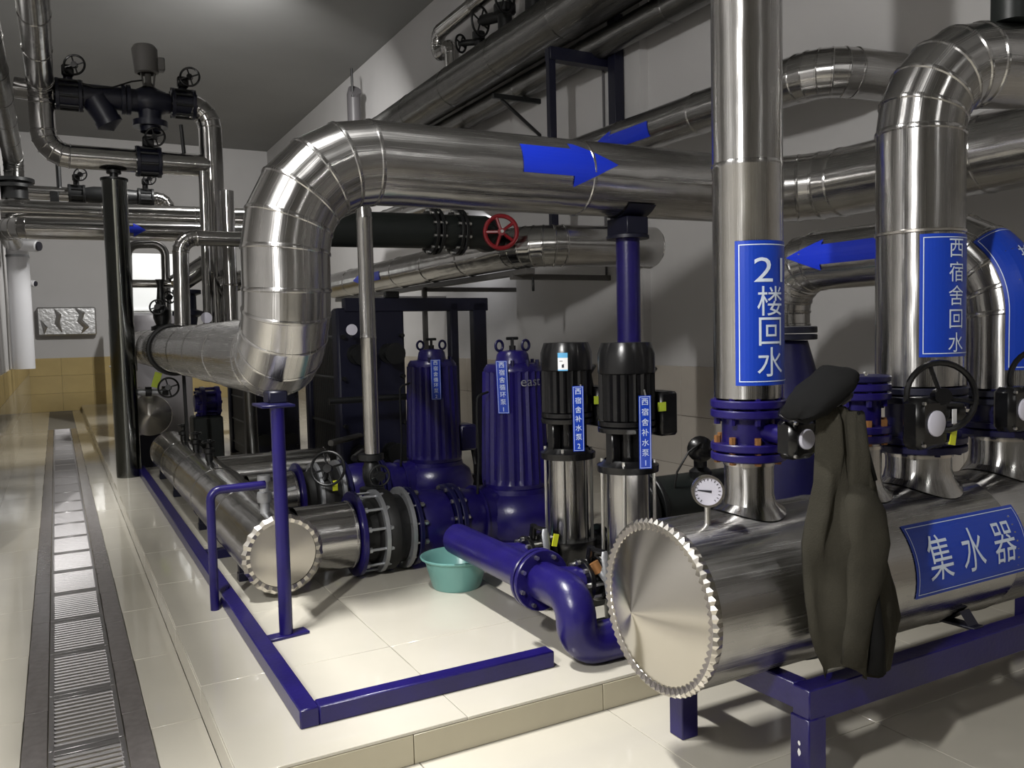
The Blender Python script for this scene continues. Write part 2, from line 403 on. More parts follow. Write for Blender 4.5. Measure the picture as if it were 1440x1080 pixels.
# steel drain grates, panel by panel
y = 2.35; proto = None; k = 0; GP = .55
gcx, gw = (GR0+GR1)/2, GR1-GR0
while y < 16.2:
    ORD = ['first', 'second', 'third', 'fourth', 'fifth', 'sixth', 'seventh', 'eighth', 'ninth', 'tenth', 'eleventh', 'twelfth', 'thirteenth', 'fourteenth', 'fifteenth', 'sixteenth', 'seventeenth', 'eighteenth', 'nineteenth', 'twentieth']
    lb = (ORD[k-1] if k < 21 else 'twenty-'+ORD[k-21]) if k else 'outermost'
    t = thing('drain_grate', ('stainless slotted drain grate panel, %s counting away from the picture bottom' % lb) if k else 'nearest stainless drain grate panel, cut off by the bottom picture edge', 'grate', (gcx, y+GP/2, 0), 'drain grates down the corridor')
    if proto is None:
        f = MB()
        for s in (-1, 1): f.box((gcx+s*(gw/2-.012), y+GP/2, -.006), (.018, GP-.008, .014), None, .001)
        for s in (-1, 1): f.box((gcx, y+GP/2+s*(GP/2-.022), -.006), (gw-.042, .036, .013), None, .001)
        fr = f.build('frame', 'grate_steel', t)
        b0 = MB().cyl((gcx-gw/2+.015, y+GP/2, -.004), (gcx+gw/2-.015, y+GP/2, -.004), .0072, 8).build('bar', 'grate_steel', t)
        proto = (fr, b0); rest = None
    else:
        inst(proto[0], t, (0, 0, 0))
    nb = 12
    if y < 7.5:
        for i in range(nb):
            yy = (i-(nb-1)/2)*.039
            if k == 0 and i == 0: b0.location = (0, yy, 0)
            else: inst(proto[1], t, (0, yy, 0))
    elif rest is None:
        m_ = MB()
        for i in range(nb): m_.cyl((gcx-gw/2+.015, y+GP/2+(i-(nb-1)/2)*.039, -.004), (gcx+gw/2-.015, y+GP/2+(i-(nb-1)/2)*.039, -.004), .0072, 8)
        rest = m_.build('bars', 'grate_steel', t); rest['kind'] = 'stuff'
    else: inst(rest, t, (0, 0, 0))
    y += GP; k += 1
# left corridor wall: white soil pipe, cameras, crumpled foil sheet
t = thing('drain_pipe', 'thick white round pipe casing standing against the corridor wall', 'pipe', (-.372, 12.6, TT))
MB().cyl((-.372, 12.6, TT), (-.372, 12.6, 2.98), .13, 24).build('tube', 'pipe_pale', t)
MB().lathe((-.372, 12.6, 2.62), (0, 0, 1), [(0, .131), (0, .137), (.03, .137), (.03, .131)], 24).build('strap', 'galv', t)
def cctv(lo, label, s=1.0):
    t = thing('security_camera', label, 'camera', lo); o = V(lo)
    MB().lathe(o+V((.0, -.10*s, -.05*s)), (-.85, .5, .12), [(-.11*s, .0), (-.11*s, .05*s), (-.1*s, .06*s), (.12*s, .06*s), (.14*s, .0)], 16).build('housing', 'pipe_pale', t)
    MB().lathe(o+V((.0, -.10*s, -.05*s)), (-.85, .5, .12), [(-.135*s, .0), (-.13*s, .045*s), (-.10*s, .05*s)], 16).build('lens', 'label_ink', t)
    MB().cyl(o, o+V((.0, -.06*s, -.03*s)), .02*s, 8).build('mount_arm', 'pipe_pale', t)
cctv((-.25, 12.5, 2.82), 'white bullet security camera strapped high on the round pipe casing', 1.25)
cctv((-.36, 17.6, 2.65), 'small dark security camera farther down the corridor wall')
t = thing('cabinet_wrap', 'crumpled silvery foil wrapped meter box on the far wall', 'box', (.25, 20.9, 1.72))
bm_ = MB().box((.25, 20.86, 1.98), (1.15, .22, .62), None, .03); bm_.build('box', 'foil', t)
for pts in ([(.02, 20.74, 2.24), (.10, 20.70, 2.12), (.06, 20.71, 1.95), (.14, 20.74, 1.75)], [(.42, 20.74, 2.26), (.55, 20.69, 2.15), (.50, 20.70, 2.0), (.62, 20.71, 1.86), (.52, 20.74, 1.72)], [(-.25, 20.74, 2.0), (-.18, 20.72, 1.85), (-.2, 20.74, 1.72)]):
    MB().tube(pts, [.01]+[.05]*(len(pts)-2)+[.01], 6).build('crease', 'foil', t)
t = thing('door_frame_panel', 'tall brown door leaf standing open at the corridor end', 'door', (1.02, 20.6, 0))
MB().box((1.05, 19.5, 1.0), (.06, 1.0, 2.0), None, .01).build('leaf', 'actuator_grey', t)
MB().cyl((1.01, 19.1, 1.0), (.95, 19.1, 1.0), .02, 8).build('handle', 'galv', t)
# conduits on the right wall
for yy in (6.62,):
    tag(MB().cyl((XR-.10, yy, 2.0), (XR-.10, yy, 4.2), .012, 8).build('conduit', 'grey_equipment', None, (XR-.1, yy, 2.0)), 'thin grey conduit running up the right wall', 'conduit')

# ================================================================== COLLECTOR TANK (right foreground)
TX0, TX1, TY, TZ, TR = 1.68, 4.35, 2.13, .60, .278
t = thing('collector_tank', 'large horizontal stainless water collector tank with crimped end cap and blue sign', 'tank', (TX0, TY, TZ))
clad_sections(t, [(TX0+.02, TY, TZ), (2.42, TY, TZ), (3.2, TY, TZ), (TX1, TY, TZ)], TR, 'steel', 56, 1.2, .003, (False, True))
MB().lathe((TX0, TY, TZ), (-1, 0, 0), [(0, TR-.006), (.05, .17), (.11, .0)], 56).build('end_cap', 'cap_steel', t)
NT = 66; rs = []
for (dx, rad, zig) in ((.02, TR+.002, 0), (-.004, TR+.008, 1), (-.014, TR-.004, -1), (-.010, TR-.024, 1), (.0, TR-.034, 0)):
    rs.append([V((TX0+dx+(zig*(.0035 if j % 2 else -.0035)), TY+cos(2*pi*j/(2*NT))*(rad+(.0025 if j % 2 else -.0025)*abs(zig)), TZ+sin(2*pi*j/(2*NT))*(rad+(.0025 if j % 2 else -.0025)*abs(zig)))) for j in range(2*NT)])
MB().rings(rs).build('crimped_collar', 'steel_seam', t, sharp=10)
def stub(x, r, z1, parent=t):
    # sheet metal skirt that flares onto the tank
    rs = []; n = 40
    for (rr, zz) in ((r+.04, None), (r+.008, 'm'), (r, .93), (r, z1)):
        ring = []
        for j in range(n):
            a = 2*pi*j/n; px, py = x+rr*cos(a), TY+rr*sin(a); dy = rr*sin(a)
            zs = TZ+sqrt(max(0, TR**2-dy*dy))+.004
            ring.append(V((px, py, zs if zz is None else (max(zs, TZ+TR)+.018 if zz == 'm' else zz))))
        rs.append(ring)
    MB().rings(rs, True, False, True, [(z, j/n) for z in (0, .1, .2, .4) for j in range(n)]).build('riser_stub', 'steel', parent)
    MB().lathe((x, TY, z1-.02), (0, 0, 1), [(0, r), (.0, r+.004), (.012, r+.004), (.012, r)], 32).build('stub_seam', 'steel_seam', parent)
R1, R15, R2, R3 = 2.08, 2.63, 2.985, 3.55
stub(R1, .083, 1.05); stub(R15, .085, 1.06); stub(R2, .12, 1.0); stub(R3, .13, 1.02)
# sign on the tank
import math as _m
ph = radians(14)
nrm = V((0, -cos(ph), sin(ph)))
sign(t, on_level((2.92, TY, TZ), (1, 0, 0), nrm, TR), .66, .262, [], 'blue sign with three white characters', 1, step=.02)
lay([move(text2d(ch, .17), -.19+.19*i, 0, .82, 1.0) for i, ch in enumerate('集水器')], on_level((2.92, TY, TZ), (1, 0, 0), nrm, TR)(.0055), 'lettering', 'letter', [c for c in t.children if c.name.startswith('sign_plate')][0], 1, .02)
# support frame of the tank
t = thing('tank_frame', 'blue painted steel frame with chipped leg under the collector tank', 'frame', (2.0, 1.8, 0))
MB().bar((2.0, 1.83, .315), (4.4, 1.83, .315), .07, .105).build('rail', 'blue_paint', t)
MB().bar((2.0, 2.50, .31), (4.4, 2.50, .30), .065, .09).build('rail', 'blue_paint', t)
MB().bar((2.033, 1.86, .33), (2.033, 2.47, .315), .06, .085).build('crossbar', 'blue_paint', t)
for xx in (2.033, 4.2):
    MB().bar((xx, 1.83, 0), (xx, 1.83, .275), .078, .078, up=V((1, 0, 0))).build('leg', 'blue_paint', t)
    MB().bar((xx-.06, 2.36, 0), (xx-.06, 2.36, .32), .075, .075, up=V((1, 0, 0))).build('leg', 'blue_paint', t)
mb = MB()
for (zz, hh, ww) in ((.075, .07, .03), (.16, .03, .015), (.19, .02, .012)):
    pts = [(cos(2*pi*i/9)*ww*(.7+.3*random.random())/2, sin(2*pi*i/9)*hh*(.6+.4*random.random())/2) for i in range(9)]
    mb.add([(1.993, 1.83+x, zz+y_) for x, y_ in pts], [tuple(range(9))])
mb.build('chipped_paint', 'tag_white', t)
for xx in (2.28, 2.95, 3.7):
    rs = []
    for x_ in (xx-.03, xx+.03):
        rs.append([V((x_, 1.87+.04*i, (.368 if i in (0, 13) else TZ-sqrt(max(.0001, (TR+.006)**2-(1.87+.04*i-TY)**2))))) for i in range(14)])
    mb = MB(); mb.rings(rs, False); mb.bar((xx, 1.85, .368), (xx, 2.48, .345), .06, .012); mb.build('saddle', 'navy_frame', t)

# ------------------------------------------------------------------ risers on the tank
t = clad('riser_pipe', 'upright stainless pipe with the 21 sign rising from the tank', [(R1, TY, 1.262), (R1, TY, 4.4)], .116, step=.81, base=(R1, TY, 1.262), bead=.003)
sp = sign(t, on_upright((R1, TY, 1.545), (-.02, -1, 0), .116), .255, .475, ['', '楼', '回', '水'], 'tall blue sign reading 21 and three white characters', 0, csize=.105, pitch=.1, cx=-.010, top=.14)
lay([move(text2d('21', .125), -.012, .142, 1.18, .92)], on_upright((R1, TY, 1.545), (-.02, -1, 0), .116)(.0055), 'lettering', 'letter', sp, 0, .012)
t = clad('riser_pipe', 'thick stainless riser with five character blue sign bending at the top', [(R2, TY, 1.26), (R2, TY, 2.50), (3.78, TY-.2, 2.52), (3.80, -1.5, 2.52)], .160, [.27, .22], 5, step=1.3, base=(R2, TY, 1.26))
MB().lathe((R2, TY, 1.84), (0, 0, 1), [(0, .1605), (.003, .165), (.012, .165), (.015, .1605)], 32).build('seam_band', 'steel_seam', t)
sign(t, on_upright((R2, TY, 1.602), (-.17, -1, 0), .160), .25, .46, list('西宿舍回水'), 'tall blue sign with five white characters', 0, csize=.08, cx=.015, pitch=.088)
tag(MB().cyl((3.33, 1.99, 2.66), (3.33, 1.99, 4.5), .07, 16).build('hanger_post', 'dark_green_wrap', None, (3.33, 1.99, 2.66)), 'dark upright hanger post standing on top of the thick riser bend', 'post')
t = clad('riser_pipe', 'bent stainless riser at the right edge with a blue sign following its curve', [(R3, TY, 1.22), (R3, TY, 1.84), (R3, 3.38, 1.84), (R3, 3.38, 1.5)], .152, [.30, .26], 5, step=.6, base=(R3, TY, 1.22))
# sign that follows the bend: the strip runs along the arc on the pipe's outer front face
cen = V((R3, TY+.30, 1.54)); RB = .30
def on_bend(off):
    def fn(x, s):
        a = x/.152 - .0; r = .152+off
        if s < 0: c = V((R3, TY, 1.54+s)); out = V((0, -1, 0))
        else:
            th = s/(RB+.152); c = cen+V((0, -cos(th), sin(th)))*RB; out = V((0, -cos(th), sin(th)))
        return c+(out*cos(a)+V((1, 0, 0))*sin(a))*r
    return fn
p = lay([cut(poly2d([(-.155, -.24), (.155, -.24), (.155, .40), (-.155, .40)]), 1, .03)], on_bend(.006), 'sign_plate', 'sign_blue', t, 0, .02); p['label'] = 'long blue sign wrapped over the pipe bend'
lay([cut(frame2d(-.143, -.23, .143, .388, .003), 1, .03)], on_bend(.008), 'border_line', 'letter', p, 0, .02)
lay([cut(move(text2d(ch, .085), .0, .25-.125*i, 1, 1), 1, .02) for i, ch in enumerate('换热器')], on_bend(.009), 'lettering', 'letter', p, 0, .02)
arrow(t, on_level((R3, 2.87, 1.84), (0, -1, 0), (-1, 0, .12), .152), .66, .10, .22, .16, 1, back=True)

# ------------------------------------------------------------------ valves below the risers
def butterfly(x, z0, z1, r, label, gear=None, dial=True, wheel_R=0, wheel_d=(0, -1, 0), cat='valve', y=TY, body='blue_paint', bolt='rust_bolt', tagm='tag_yellow', gs=1.1, trim='blue_paint'):
    t = thing('butterfly_valve', label, cat, (x, y, z0)); h = z1-z0
    for k_, zz in enumerate((z0+.015, z0+.048, z1-.048, z1-.015)):
        mb = MB(); flange(mb, (x, y, zz), (0, 0, 1), r, .027); mb.build('flange_plate', body if k_ < 2 else trim, t)
    MB().cyl((x, y, z0+.06), (x, y, z1-.06), r*.70, 24).build('valve_body', body, t)
    mb = MB()
    for i in range(8):
        a = 2*pi*i/8+.3; MB().cyl((x+r*.84*cos(a), y+r*.84*sin(a), z0-.008), (x+r*.84*cos(a), y+r*.84*sin(a), z0+.085), .012, 6).build('bolt', bolt, t)
        MB().cyl((x+r*.84*cos(a), y+r*.84*sin(a), z1-.085), (x+r*.84*cos(a), y+r*.84*sin(a), z1+.006), .011, 6).build('bolt', body, t)
    if gear:
        g = V(gear); zc = (z0+z1)/2; d = (g-V((x, y, zc)));
        MB().cyl((x, y, zc), g-d.normalized()*.03, .032, 14).build('stem', 'blue_paint', t)
        mb = MB().box(g, (.105*gs, .085, .12*gs), None, .02); mb.cyl(g+V((.02, 0, .03)), g+V((.10*gs, -.02, .03)), .026*gs, 10); G = mb.build('gearbox', 'black_paint', t)
        if dial:
            MB().lathe(g+V((0, -.043, 0)), (0, -1, 0), [(0, .03*gs), (.006, .03*gs), (.009, .027*gs), (.009, 0)], 20).build('dial', 'dial', G)
            for sx in (-1, 1):
                for sz in (-1, 1): MB().cyl(g+V((.042*sx*gs, -.038, .048*sz*gs)), g+V((.042*sx*gs, -.048, .048*sz*gs)), .006, 6).build('screw', 'zinc_bolt', G)
        tb = MB().box(g+V((.056*gs, -.05, -.035*gs)), (.03, .004, .055), Matrix.Rotation(.2, 3, 'Y')).build('hang_tag', tagm, t); tb['label'] = 'yellow hang tag'
        MB().box(g+V((.058*gs, -.052, .02)), (.022, .003, .05)).build('hang_tag', 'tag_white', t)
        if wheel_R: 
            wc = g+V((.04, -.02, .06)); 
            wheel('handwheel', t, 'black_paint', g+V(wheel_d[1]), wheel_d[0], wheel_R, .011, 3, 0, .03)
            MB().cyl(g, g+V(wheel_d[1]), .014, 8).build('wheel_shaft', 'black_paint', t)
    return t
t = butterfly(R1, 1.047, 1.257, .128, 'blue flanged butterfly valve under the 21 pipe with grey dial gearbox', (2.085, 1.925, 1.14))
mb = MB().box((2.165, 1.955, 1.145), (.02, .02, .02)); 
MB().box((2.122, 2.0, 1.155), (.022, .004, .03)).build('size_mark', 'tag_white', t)
butterfly(R15, 1.065, 1.285, .118, 'plain blue flanged valve behind the hanging jacket', None)
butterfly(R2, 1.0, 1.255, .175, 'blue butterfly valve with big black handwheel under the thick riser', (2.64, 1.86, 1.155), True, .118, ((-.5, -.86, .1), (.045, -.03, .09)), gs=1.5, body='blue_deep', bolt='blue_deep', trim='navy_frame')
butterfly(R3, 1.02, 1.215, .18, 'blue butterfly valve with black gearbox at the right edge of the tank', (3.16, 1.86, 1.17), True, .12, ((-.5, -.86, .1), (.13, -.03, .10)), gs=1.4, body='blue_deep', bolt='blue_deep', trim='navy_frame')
mb = MB(); flange(mb, (R15, TY, 1.30), (0, 0, 1), .118, .022)
tag(mb.build('blind_flange', 'blue_deep', None, (R15, TY, 1.29)), 'blue blind flange plate closing the short valve behind the jacket', 'flange')
# cone reducer below the bent pipe's far leg
t = thing('cone_reducer', 'dark blue cone shaped reducer with flange beside the 21 pipe', 'pipe fitting', (R3, 3.38, 1.02))
mb = MB(); flange(mb, (R3, 3.38, 1.48), (0, 0, 1), .19, .035); flange(mb, (R3, 3.38, 1.44), (0, 0, 1), .19, .03); mb.build('flange_plate', 'dark_blue_iron', t)
MB().lathe((R3, 3.38, .14), (0, 0, 1), [(0, .30), (.0, .24), (.85, .24), (.95, .23), (1.28, .14)], 28).build('cone', 'blue_deep', t)
# pressure gauge on the tank
g = V((1.83, 2.06, .975)); gd = V((-.55, -.82, .05)).normalized()
t = thing('pressure_gauge', 'round white pressure gauge with steel rim standing on the tank', 'gauge', (g.x, g.y, .87))
MB().lathe(g-gd*.02, gd, [(0, 0), (0, .050), (.035, .052), (.042, .052), (.042, .045), (.036, .045)], 28).build('case', 'steel_seam', t)
MB().lathe(g-gd*.02, gd, [(.034, .046), (.034, 0)], 28).build('dial', 'dial', t)
gr = V((0, 0, 1)).cross(gd).normalized(); gu = gd.cross(gr)
pl = on_plane(g+gd*.0155, gr, gu)
d_ = [c for c in t.children if c.name.startswith('dial')][0]
lay([move(poly2d([(-.034, -.0015), (.012, -.004), (.012, .004), (-.034, .0015)]), 0, 0, 1, 1, -.12)], pl(.001), 'needle', 'label_ink', d_)
lay([move(poly2d([(-.0012, .034), (.0012, .034), (.0012, .041), (-.0012, .041)]), 0, 0, 1, 1, a*pi/10) for a in range(-8, 9)], pl(.0006), 'tick_marks', 'label_ink', d_)
MB().cyl(g-V((0, 0, .05)), (g.x, g.y, .85), .010, 10).build('stem', 'zinc_bolt', t)

# ------------------------------------------------------------------ hanging jacket
def jacket():
    t = thing('work_jacket', 'olive grey work jacket hanging from a valve handwheel over the tank', 'jacket', (2.1, 1.77, .4))
    rows = [(1.255, 2.04, 2.10), (1.21, 2.035, 2.15), (1.12, 2.03, 2.18), (1.02, 2.02, 2.215), (.93, 1.99, 2.235), (.84, 1.97, 2.265), (.75, 1.975, 2.31), (.66, 1.985, 2.35), (.57, 2.0, 2.362), (.50, 2.03, 2.33), (.45, 2.06, 2.27), (.415, 2.07, 2.25)]
    rs = []; n = 64
    for k_, (z, a, b) in enumerate(rows):
        ring = []; cx = (a+b)/2; hw = (b-a)/2; dp = .03+.035*min(1, k_/4)
        for j in range(n):
            th = 2*pi*j/n; x = cx+hw*cos(th)
            fold = .026*sin(5*th+z*7)+.012*sin(9*th-z*11+1)+.006*sin(14*th+z*19)
            fold *= min(1, .25+k_/5)
            yy = 1.775 - (dp+fold)*sin(th)*1.0 + (.02*cos(th*2) if sin(th) > 0 else 0)
            if sin(th) < 0: yy = 1.795-.02*sin(th)
            zz = z+.03*sin(3*th+.6)*(k_/11)**3 + (.06*max(0, cos(th-.3))*(k_ == 11))
            nz = mnoise.noise(V((x*9, yy*3, z*5)))*.02*min(1, k_/3)
            ring.append(V((x+nz*.6, yy+nz*(1 if sin(th) > 0 else .2), zz)))
        rs.append(ring)
    MB().rings(rs, True, True, False).build('coat_body', 'jacket_cloth', t, sharp=180)
    # front flap with a deep open fold
    fl = [(1.235, 2.075, 2.125), (1.1, 2.085, 2.165), (.96, 2.075, 2.2), (.85, 2.08, 2.22), (.74, 2.10, 2.25), (.62, 2.13, 2.275), (.5, 2.16, 2.27), (.43, 2.165, 2.24)]
    rs = []
    for k_, (z, a, b) in enumerate(fl):
        ring = []; cx, hw = (a+b)/2, (b-a)/2
        for j in range(28):
            th = 2*pi*j/28; fo = .008*sin(4*th+z*13)
            ring.append(V((cx+hw*cos(th), 1.715-.012*k_/7-(.028+fo)*sin(th), z+.008*sin(th*3+k_))))
        rs.append(ring)
    MB().rings(rs, True, True, True).build('front_flap', 'jacket_cloth', t, sharp=180)
    # sleeve hanging across the front
    pts = [(2.10, 1.715, 1.03), (2.112, 1.695, .985), (2.122, 1.685, .93), (2.126, 1.68, .84), (2.122, 1.683, .75), (2.108, 1.69, .66), (2.098, 1.70, .57), (2.092, 1.705, .47)]
    mb = MB().tube(pts, [.02, .052, .068, .072, .062, .050, .046, .044], 22, True)
    for q in mb.v:
        q.y = 1.71+(q.y-1.71)*.75+.006*sin(q.z*60+q.x*40); q.x += .006*sin(q.z*38)
    mb.build('sleeve', 'jacket_cloth', t, sharp=180)
    MB().tube([(2.10, 1.70, 1.24), (2.125, 1.69, 1.13), (2.155, 1.68, 1.03)], [.006, .008, .006], 8).build('zip', 'black_cloth', t, sharp=180)
    MB().tube([(2.135, 1.66, .73), (2.14, 1.665, .65), (2.148, 1.668, .55), (2.152, 1.675, .44)], [.004, .014, .024, .030], 12).build('gap_shade_strip', 'black_cloth', t, sharp=180)  # black tapered strip that puts in the shade of the gap beside the sleeve
    return t
jt = jacket()
# dark hood / collar bunched over the handwheel
t = thing('folded_cap', 'black folded hat lying on top of the hanging jacket', 'hat', (2.09, 1.80, 1.27))
rs = []; n = 28
M = Matrix.Rotation(radians(-24), 3, 'Y')
for (u, hw, hd, dz) in ((-.165, .006, .02, -.012), (-.15, .035, .06, -.006), (-.09, .048, .085, 0), (-.02, .052, .09, .006), (.05, .055, .09, .014), (.09, .05, .08, .018), (.125, .036, .06, .012), (.15, .016, .03, 0), (.156, .004, .01, -.004)):
    ring = []
    for j in range(n):
        th = 2*pi*j/n; zz = hw*sin(th); zz = zz if zz > 0 else zz*.8
        ring.append(M @ V((u*.84, hd*cos(th)+.006*sin(5*th+u*30), zz*.9+dz+.004*sin(4*th+u*40)))+V((2.068, 1.80, 1.288)))
    rs.append(ring)
MB().rings(rs, True, True, True).build('crown', 'black_cloth', t, sharp=180)
MB().lathe((2.17, 1.728, 1.35), (0, -.9, .4), [(0, .008), (.004, .007), (.006, 0)], 10).build('stud', 'zinc_bolt', t)
t = thing('valve_handwheel', 'black tilted handwheel carrying the hat and jacket beside the 21 pipe', 'handwheel', (2.10, 1.87, 1.2))
wheel('wheel', t, 'black_paint', (2.10, 1.86, 1.255), (-.38, .1, .92), .11, .010, 3, 0, .025)
MB().cyl((2.10, 1.86, 1.255), (2.14, 1.93, 1.175), .013, 8).build('shaft', 'black_paint', t)

# ================================================================== BIG PIPE (main run with lobster-back bends)
MX, MY = .97, 4.0
path = [(2.3, 12.3, 1.43), (MX, 12.3, 1.43), (MX, MY, 1.405), (MX+.01, MY, 2.35), (4.27, MY, 2.37), (4.27, -1.0, 2.37)]
t = thing('main_pipe', 'largest stainless pipe with lobster-back bend and blue right-pointing arrow', 'pipe', (MX, MY, 1.2))
pp = arc_path(path, [.5, .33, .44, .45], 5)
clad_sections(t, pp, .205, 'steel', 44, .98, .005, (False, False))
arrow(t, on_level((2.46, MY, 2.352), (1, 0, 0), (-.0, -.97, .25), .205), .60, .155, .29, .27, 1)
mb = MB(); mb.torus((MX, 8.35, 1.417), (0, 1, 0), .222, .022, 36, 8)
mb.build('clamp_ring', 'black_rubber', t)
MB().bar((MX+.07, 8.35, 1.22), (MX+.07, 8.3, .55), .03, .03).build('hanger_rod', 'black_iron', t)
# blue posts that carry it
t = thing('pipe_post', 'slender blue post with base plate under the big pipe bend', 'post', (.873, 3.855, PH))
MB().cyl((.873, 3.855, PH+.01), (.873, 3.855, 1.185), .031, 18).build('tube', 'blue_paint', t)
MB().box((.873, 3.855, PH+.007), (.20, .075, .013), Matrix.Rotation(radians(8), 3, 'Z'), .002).build('base_plate', 'blue_paint', t)
MB().box((.873, 3.93, 1.192), (.15, .22, .012), None, .002).build('top_plate', 'blue_deep', t)
MB().box((.90, 4.0, 1.225), (.09, .12, .06), None, .008).build('saddle_block', 'navy_frame', t)
t = thing('pipe_column', 'blue column under the big level pipe behind the black pumps', 'post', (2.965, MY, PH))
MB().cyl((2.965, MY, PH), (2.965, MY, 2.03), .07, 24).build('tube', 'blue_paint', t)
MB().lathe((2.965, MY, 2.03), (0, 0, 1), [(0, .07), (0, .125), (.018, .125), (.018, .07)], 24).build('top_flange', 'navy_frame', t)
rs = []
for x_ in (2.87, 3.06):
    rs.append([V((x_, MY+.15*(i-6)/6, 2.355-sqrt(.207**2-(.15*(i-6)/6)**2))) for i in range(13)])
mb = MB().rings(rs, False); mb.bar((2.965, MY-.10, 2.10), (2.965, MY+.10, 2.10), .15, .10); mb.build('saddle', 'navy_frame', t)

# ================================================================== LOWER HEADER on the plinth
HX, HZ, HR = 1.0, .362, .203
t = thing('lower_header', 'long low stainless header pipe with crimped flat end cap', 'pipe', (HX, 4.42, PH))
clad_sections(t, [(HX, 4.42, HZ), (HX, 9.25, HZ)], HR, 'steel_shiny', 40, .97, .004, (False, True))
MB().lathe((HX, 4.42, HZ), (0, -1, 0), [(0, HR-.02), (.012, HR-.025), (.02, 0)], 40).build('end_cap', 'cap_steel', t)
rs = []; NT = 26
for (dy, rad, zig) in ((.02, HR+.003, 0), (-.006, HR+.009, 1), (-.02, HR-.01, -1), (-.018, HR-.03, 0)):
    rs.append([V((HX+cos(2*pi*j/(2*NT))*(rad+(.003 if j % 2 else -.003)*abs(zig)), 4.42+dy+zig*(.006 if j % 2 else -.004), HZ+sin(2*pi*j/(2*NT))*(rad+(.003 if j % 2 else -.003)*abs(zig)))) for j in range(2*NT)])
MB().rings(rs).build('crimped_collar', 'steel_seam', t, sharp=10)
for yy in (4.9, 6.4, 7.9, 9.0):
    mb = MB().box((HX, yy, .145), (.30, .06, .05), None, .004); mb.box((HX-.13, yy, .20), (.03, .05, .10)); mb.box((HX+.13, yy, .20), (.03, .05, .10))
    mb.build('saddle', 'navy_frame', t)
t = thing('far_header', 'stainless header pipe with plain conical cap behind the dark upright pillar', 'pipe', (.86, 9.8, PH))
clad_sections(t, [(.86, 9.8, .70), (.86, 11.6, .70)], .225, 'steel_shiny', 32, .9, .004, (False, True))
MB().lathe((.86, 9.8, .70), (0, -1, 0), [(0, .225), (.012, .22), (.05, 0)], 32).build('end_cap', 'cap_steel', t)
MB().box((.86, 9.95, .30), (.3, .06, .36)).build('saddle', 'navy_frame', t)
# thin bent drain pipe
t = thing('drain_bend', 'thin blue pipe bent over from floor to the lower header', 'pipe', (.65, 4.437, PH))
MB().tube(arc_path([(.65, 4.437, PH), (.652, 4.437, .735), (.93, 4.455, .735)], .05, 6), .022, 14).build('tube', 'blue_paint', t)
MB().bar((.67, 4.44, .135), (.74, 4.55, .20), .012, .025).build('brace', 'blue_paint', t)
def small_valve(name, label, base, up, s=1., m='galv', lever='galv', ldir=(1, 0, 0)):
    t = thing(name, label, 'valve', base); b = V(base); u = V(up).normalized()
    MB().lathe(b, u, [(0, .0), (0, .022*s), (.05*s, .022*s), (.052*s, .032*s), (.075*s, .036*s), (.10*s, .032*s), (.102*s, .022*s), (.15*s, .022*s), (.15*s, .03*s), (.18*s, .03*s), (.18*s, 0)], 14).build('valve_body', m, t)
    MB().bar(b+u*.085*s+V(ldir)*.03*s, b+u*.105*s+V(ldir)*.15*s, .012*s, .02*s).build('lever', lever, t)
    return t
small_valve('drain_valve', 'small galvanized drain valve on top of the lower header near its cap', (.955, 4.60, .555), (0, 0, 1), 1.15)

# ================================================================== BLUE FLOOR FRAME
t = thing('floor_frame', 'low blue steel frame lying on the plinth around the pumps', 'frame', (.72, 2.92, PH))
MB().bar((.725, 2.89, PH+.035), (.725, 9.6, PH+.035), .07, .07, .005).build('long_rail', 'blue_paint', t)
MB().bar((.76, 2.925, PH+.035), (1.74, 2.925, PH+.035), .07, .07, .005).build('front_rail', 'blue_paint', t)
MB().bar((.76, 5.5, PH+.03), (3.3, 5.5, PH+.03), .06, .06, .005).build('cross_rail', 'blue_deep', t)

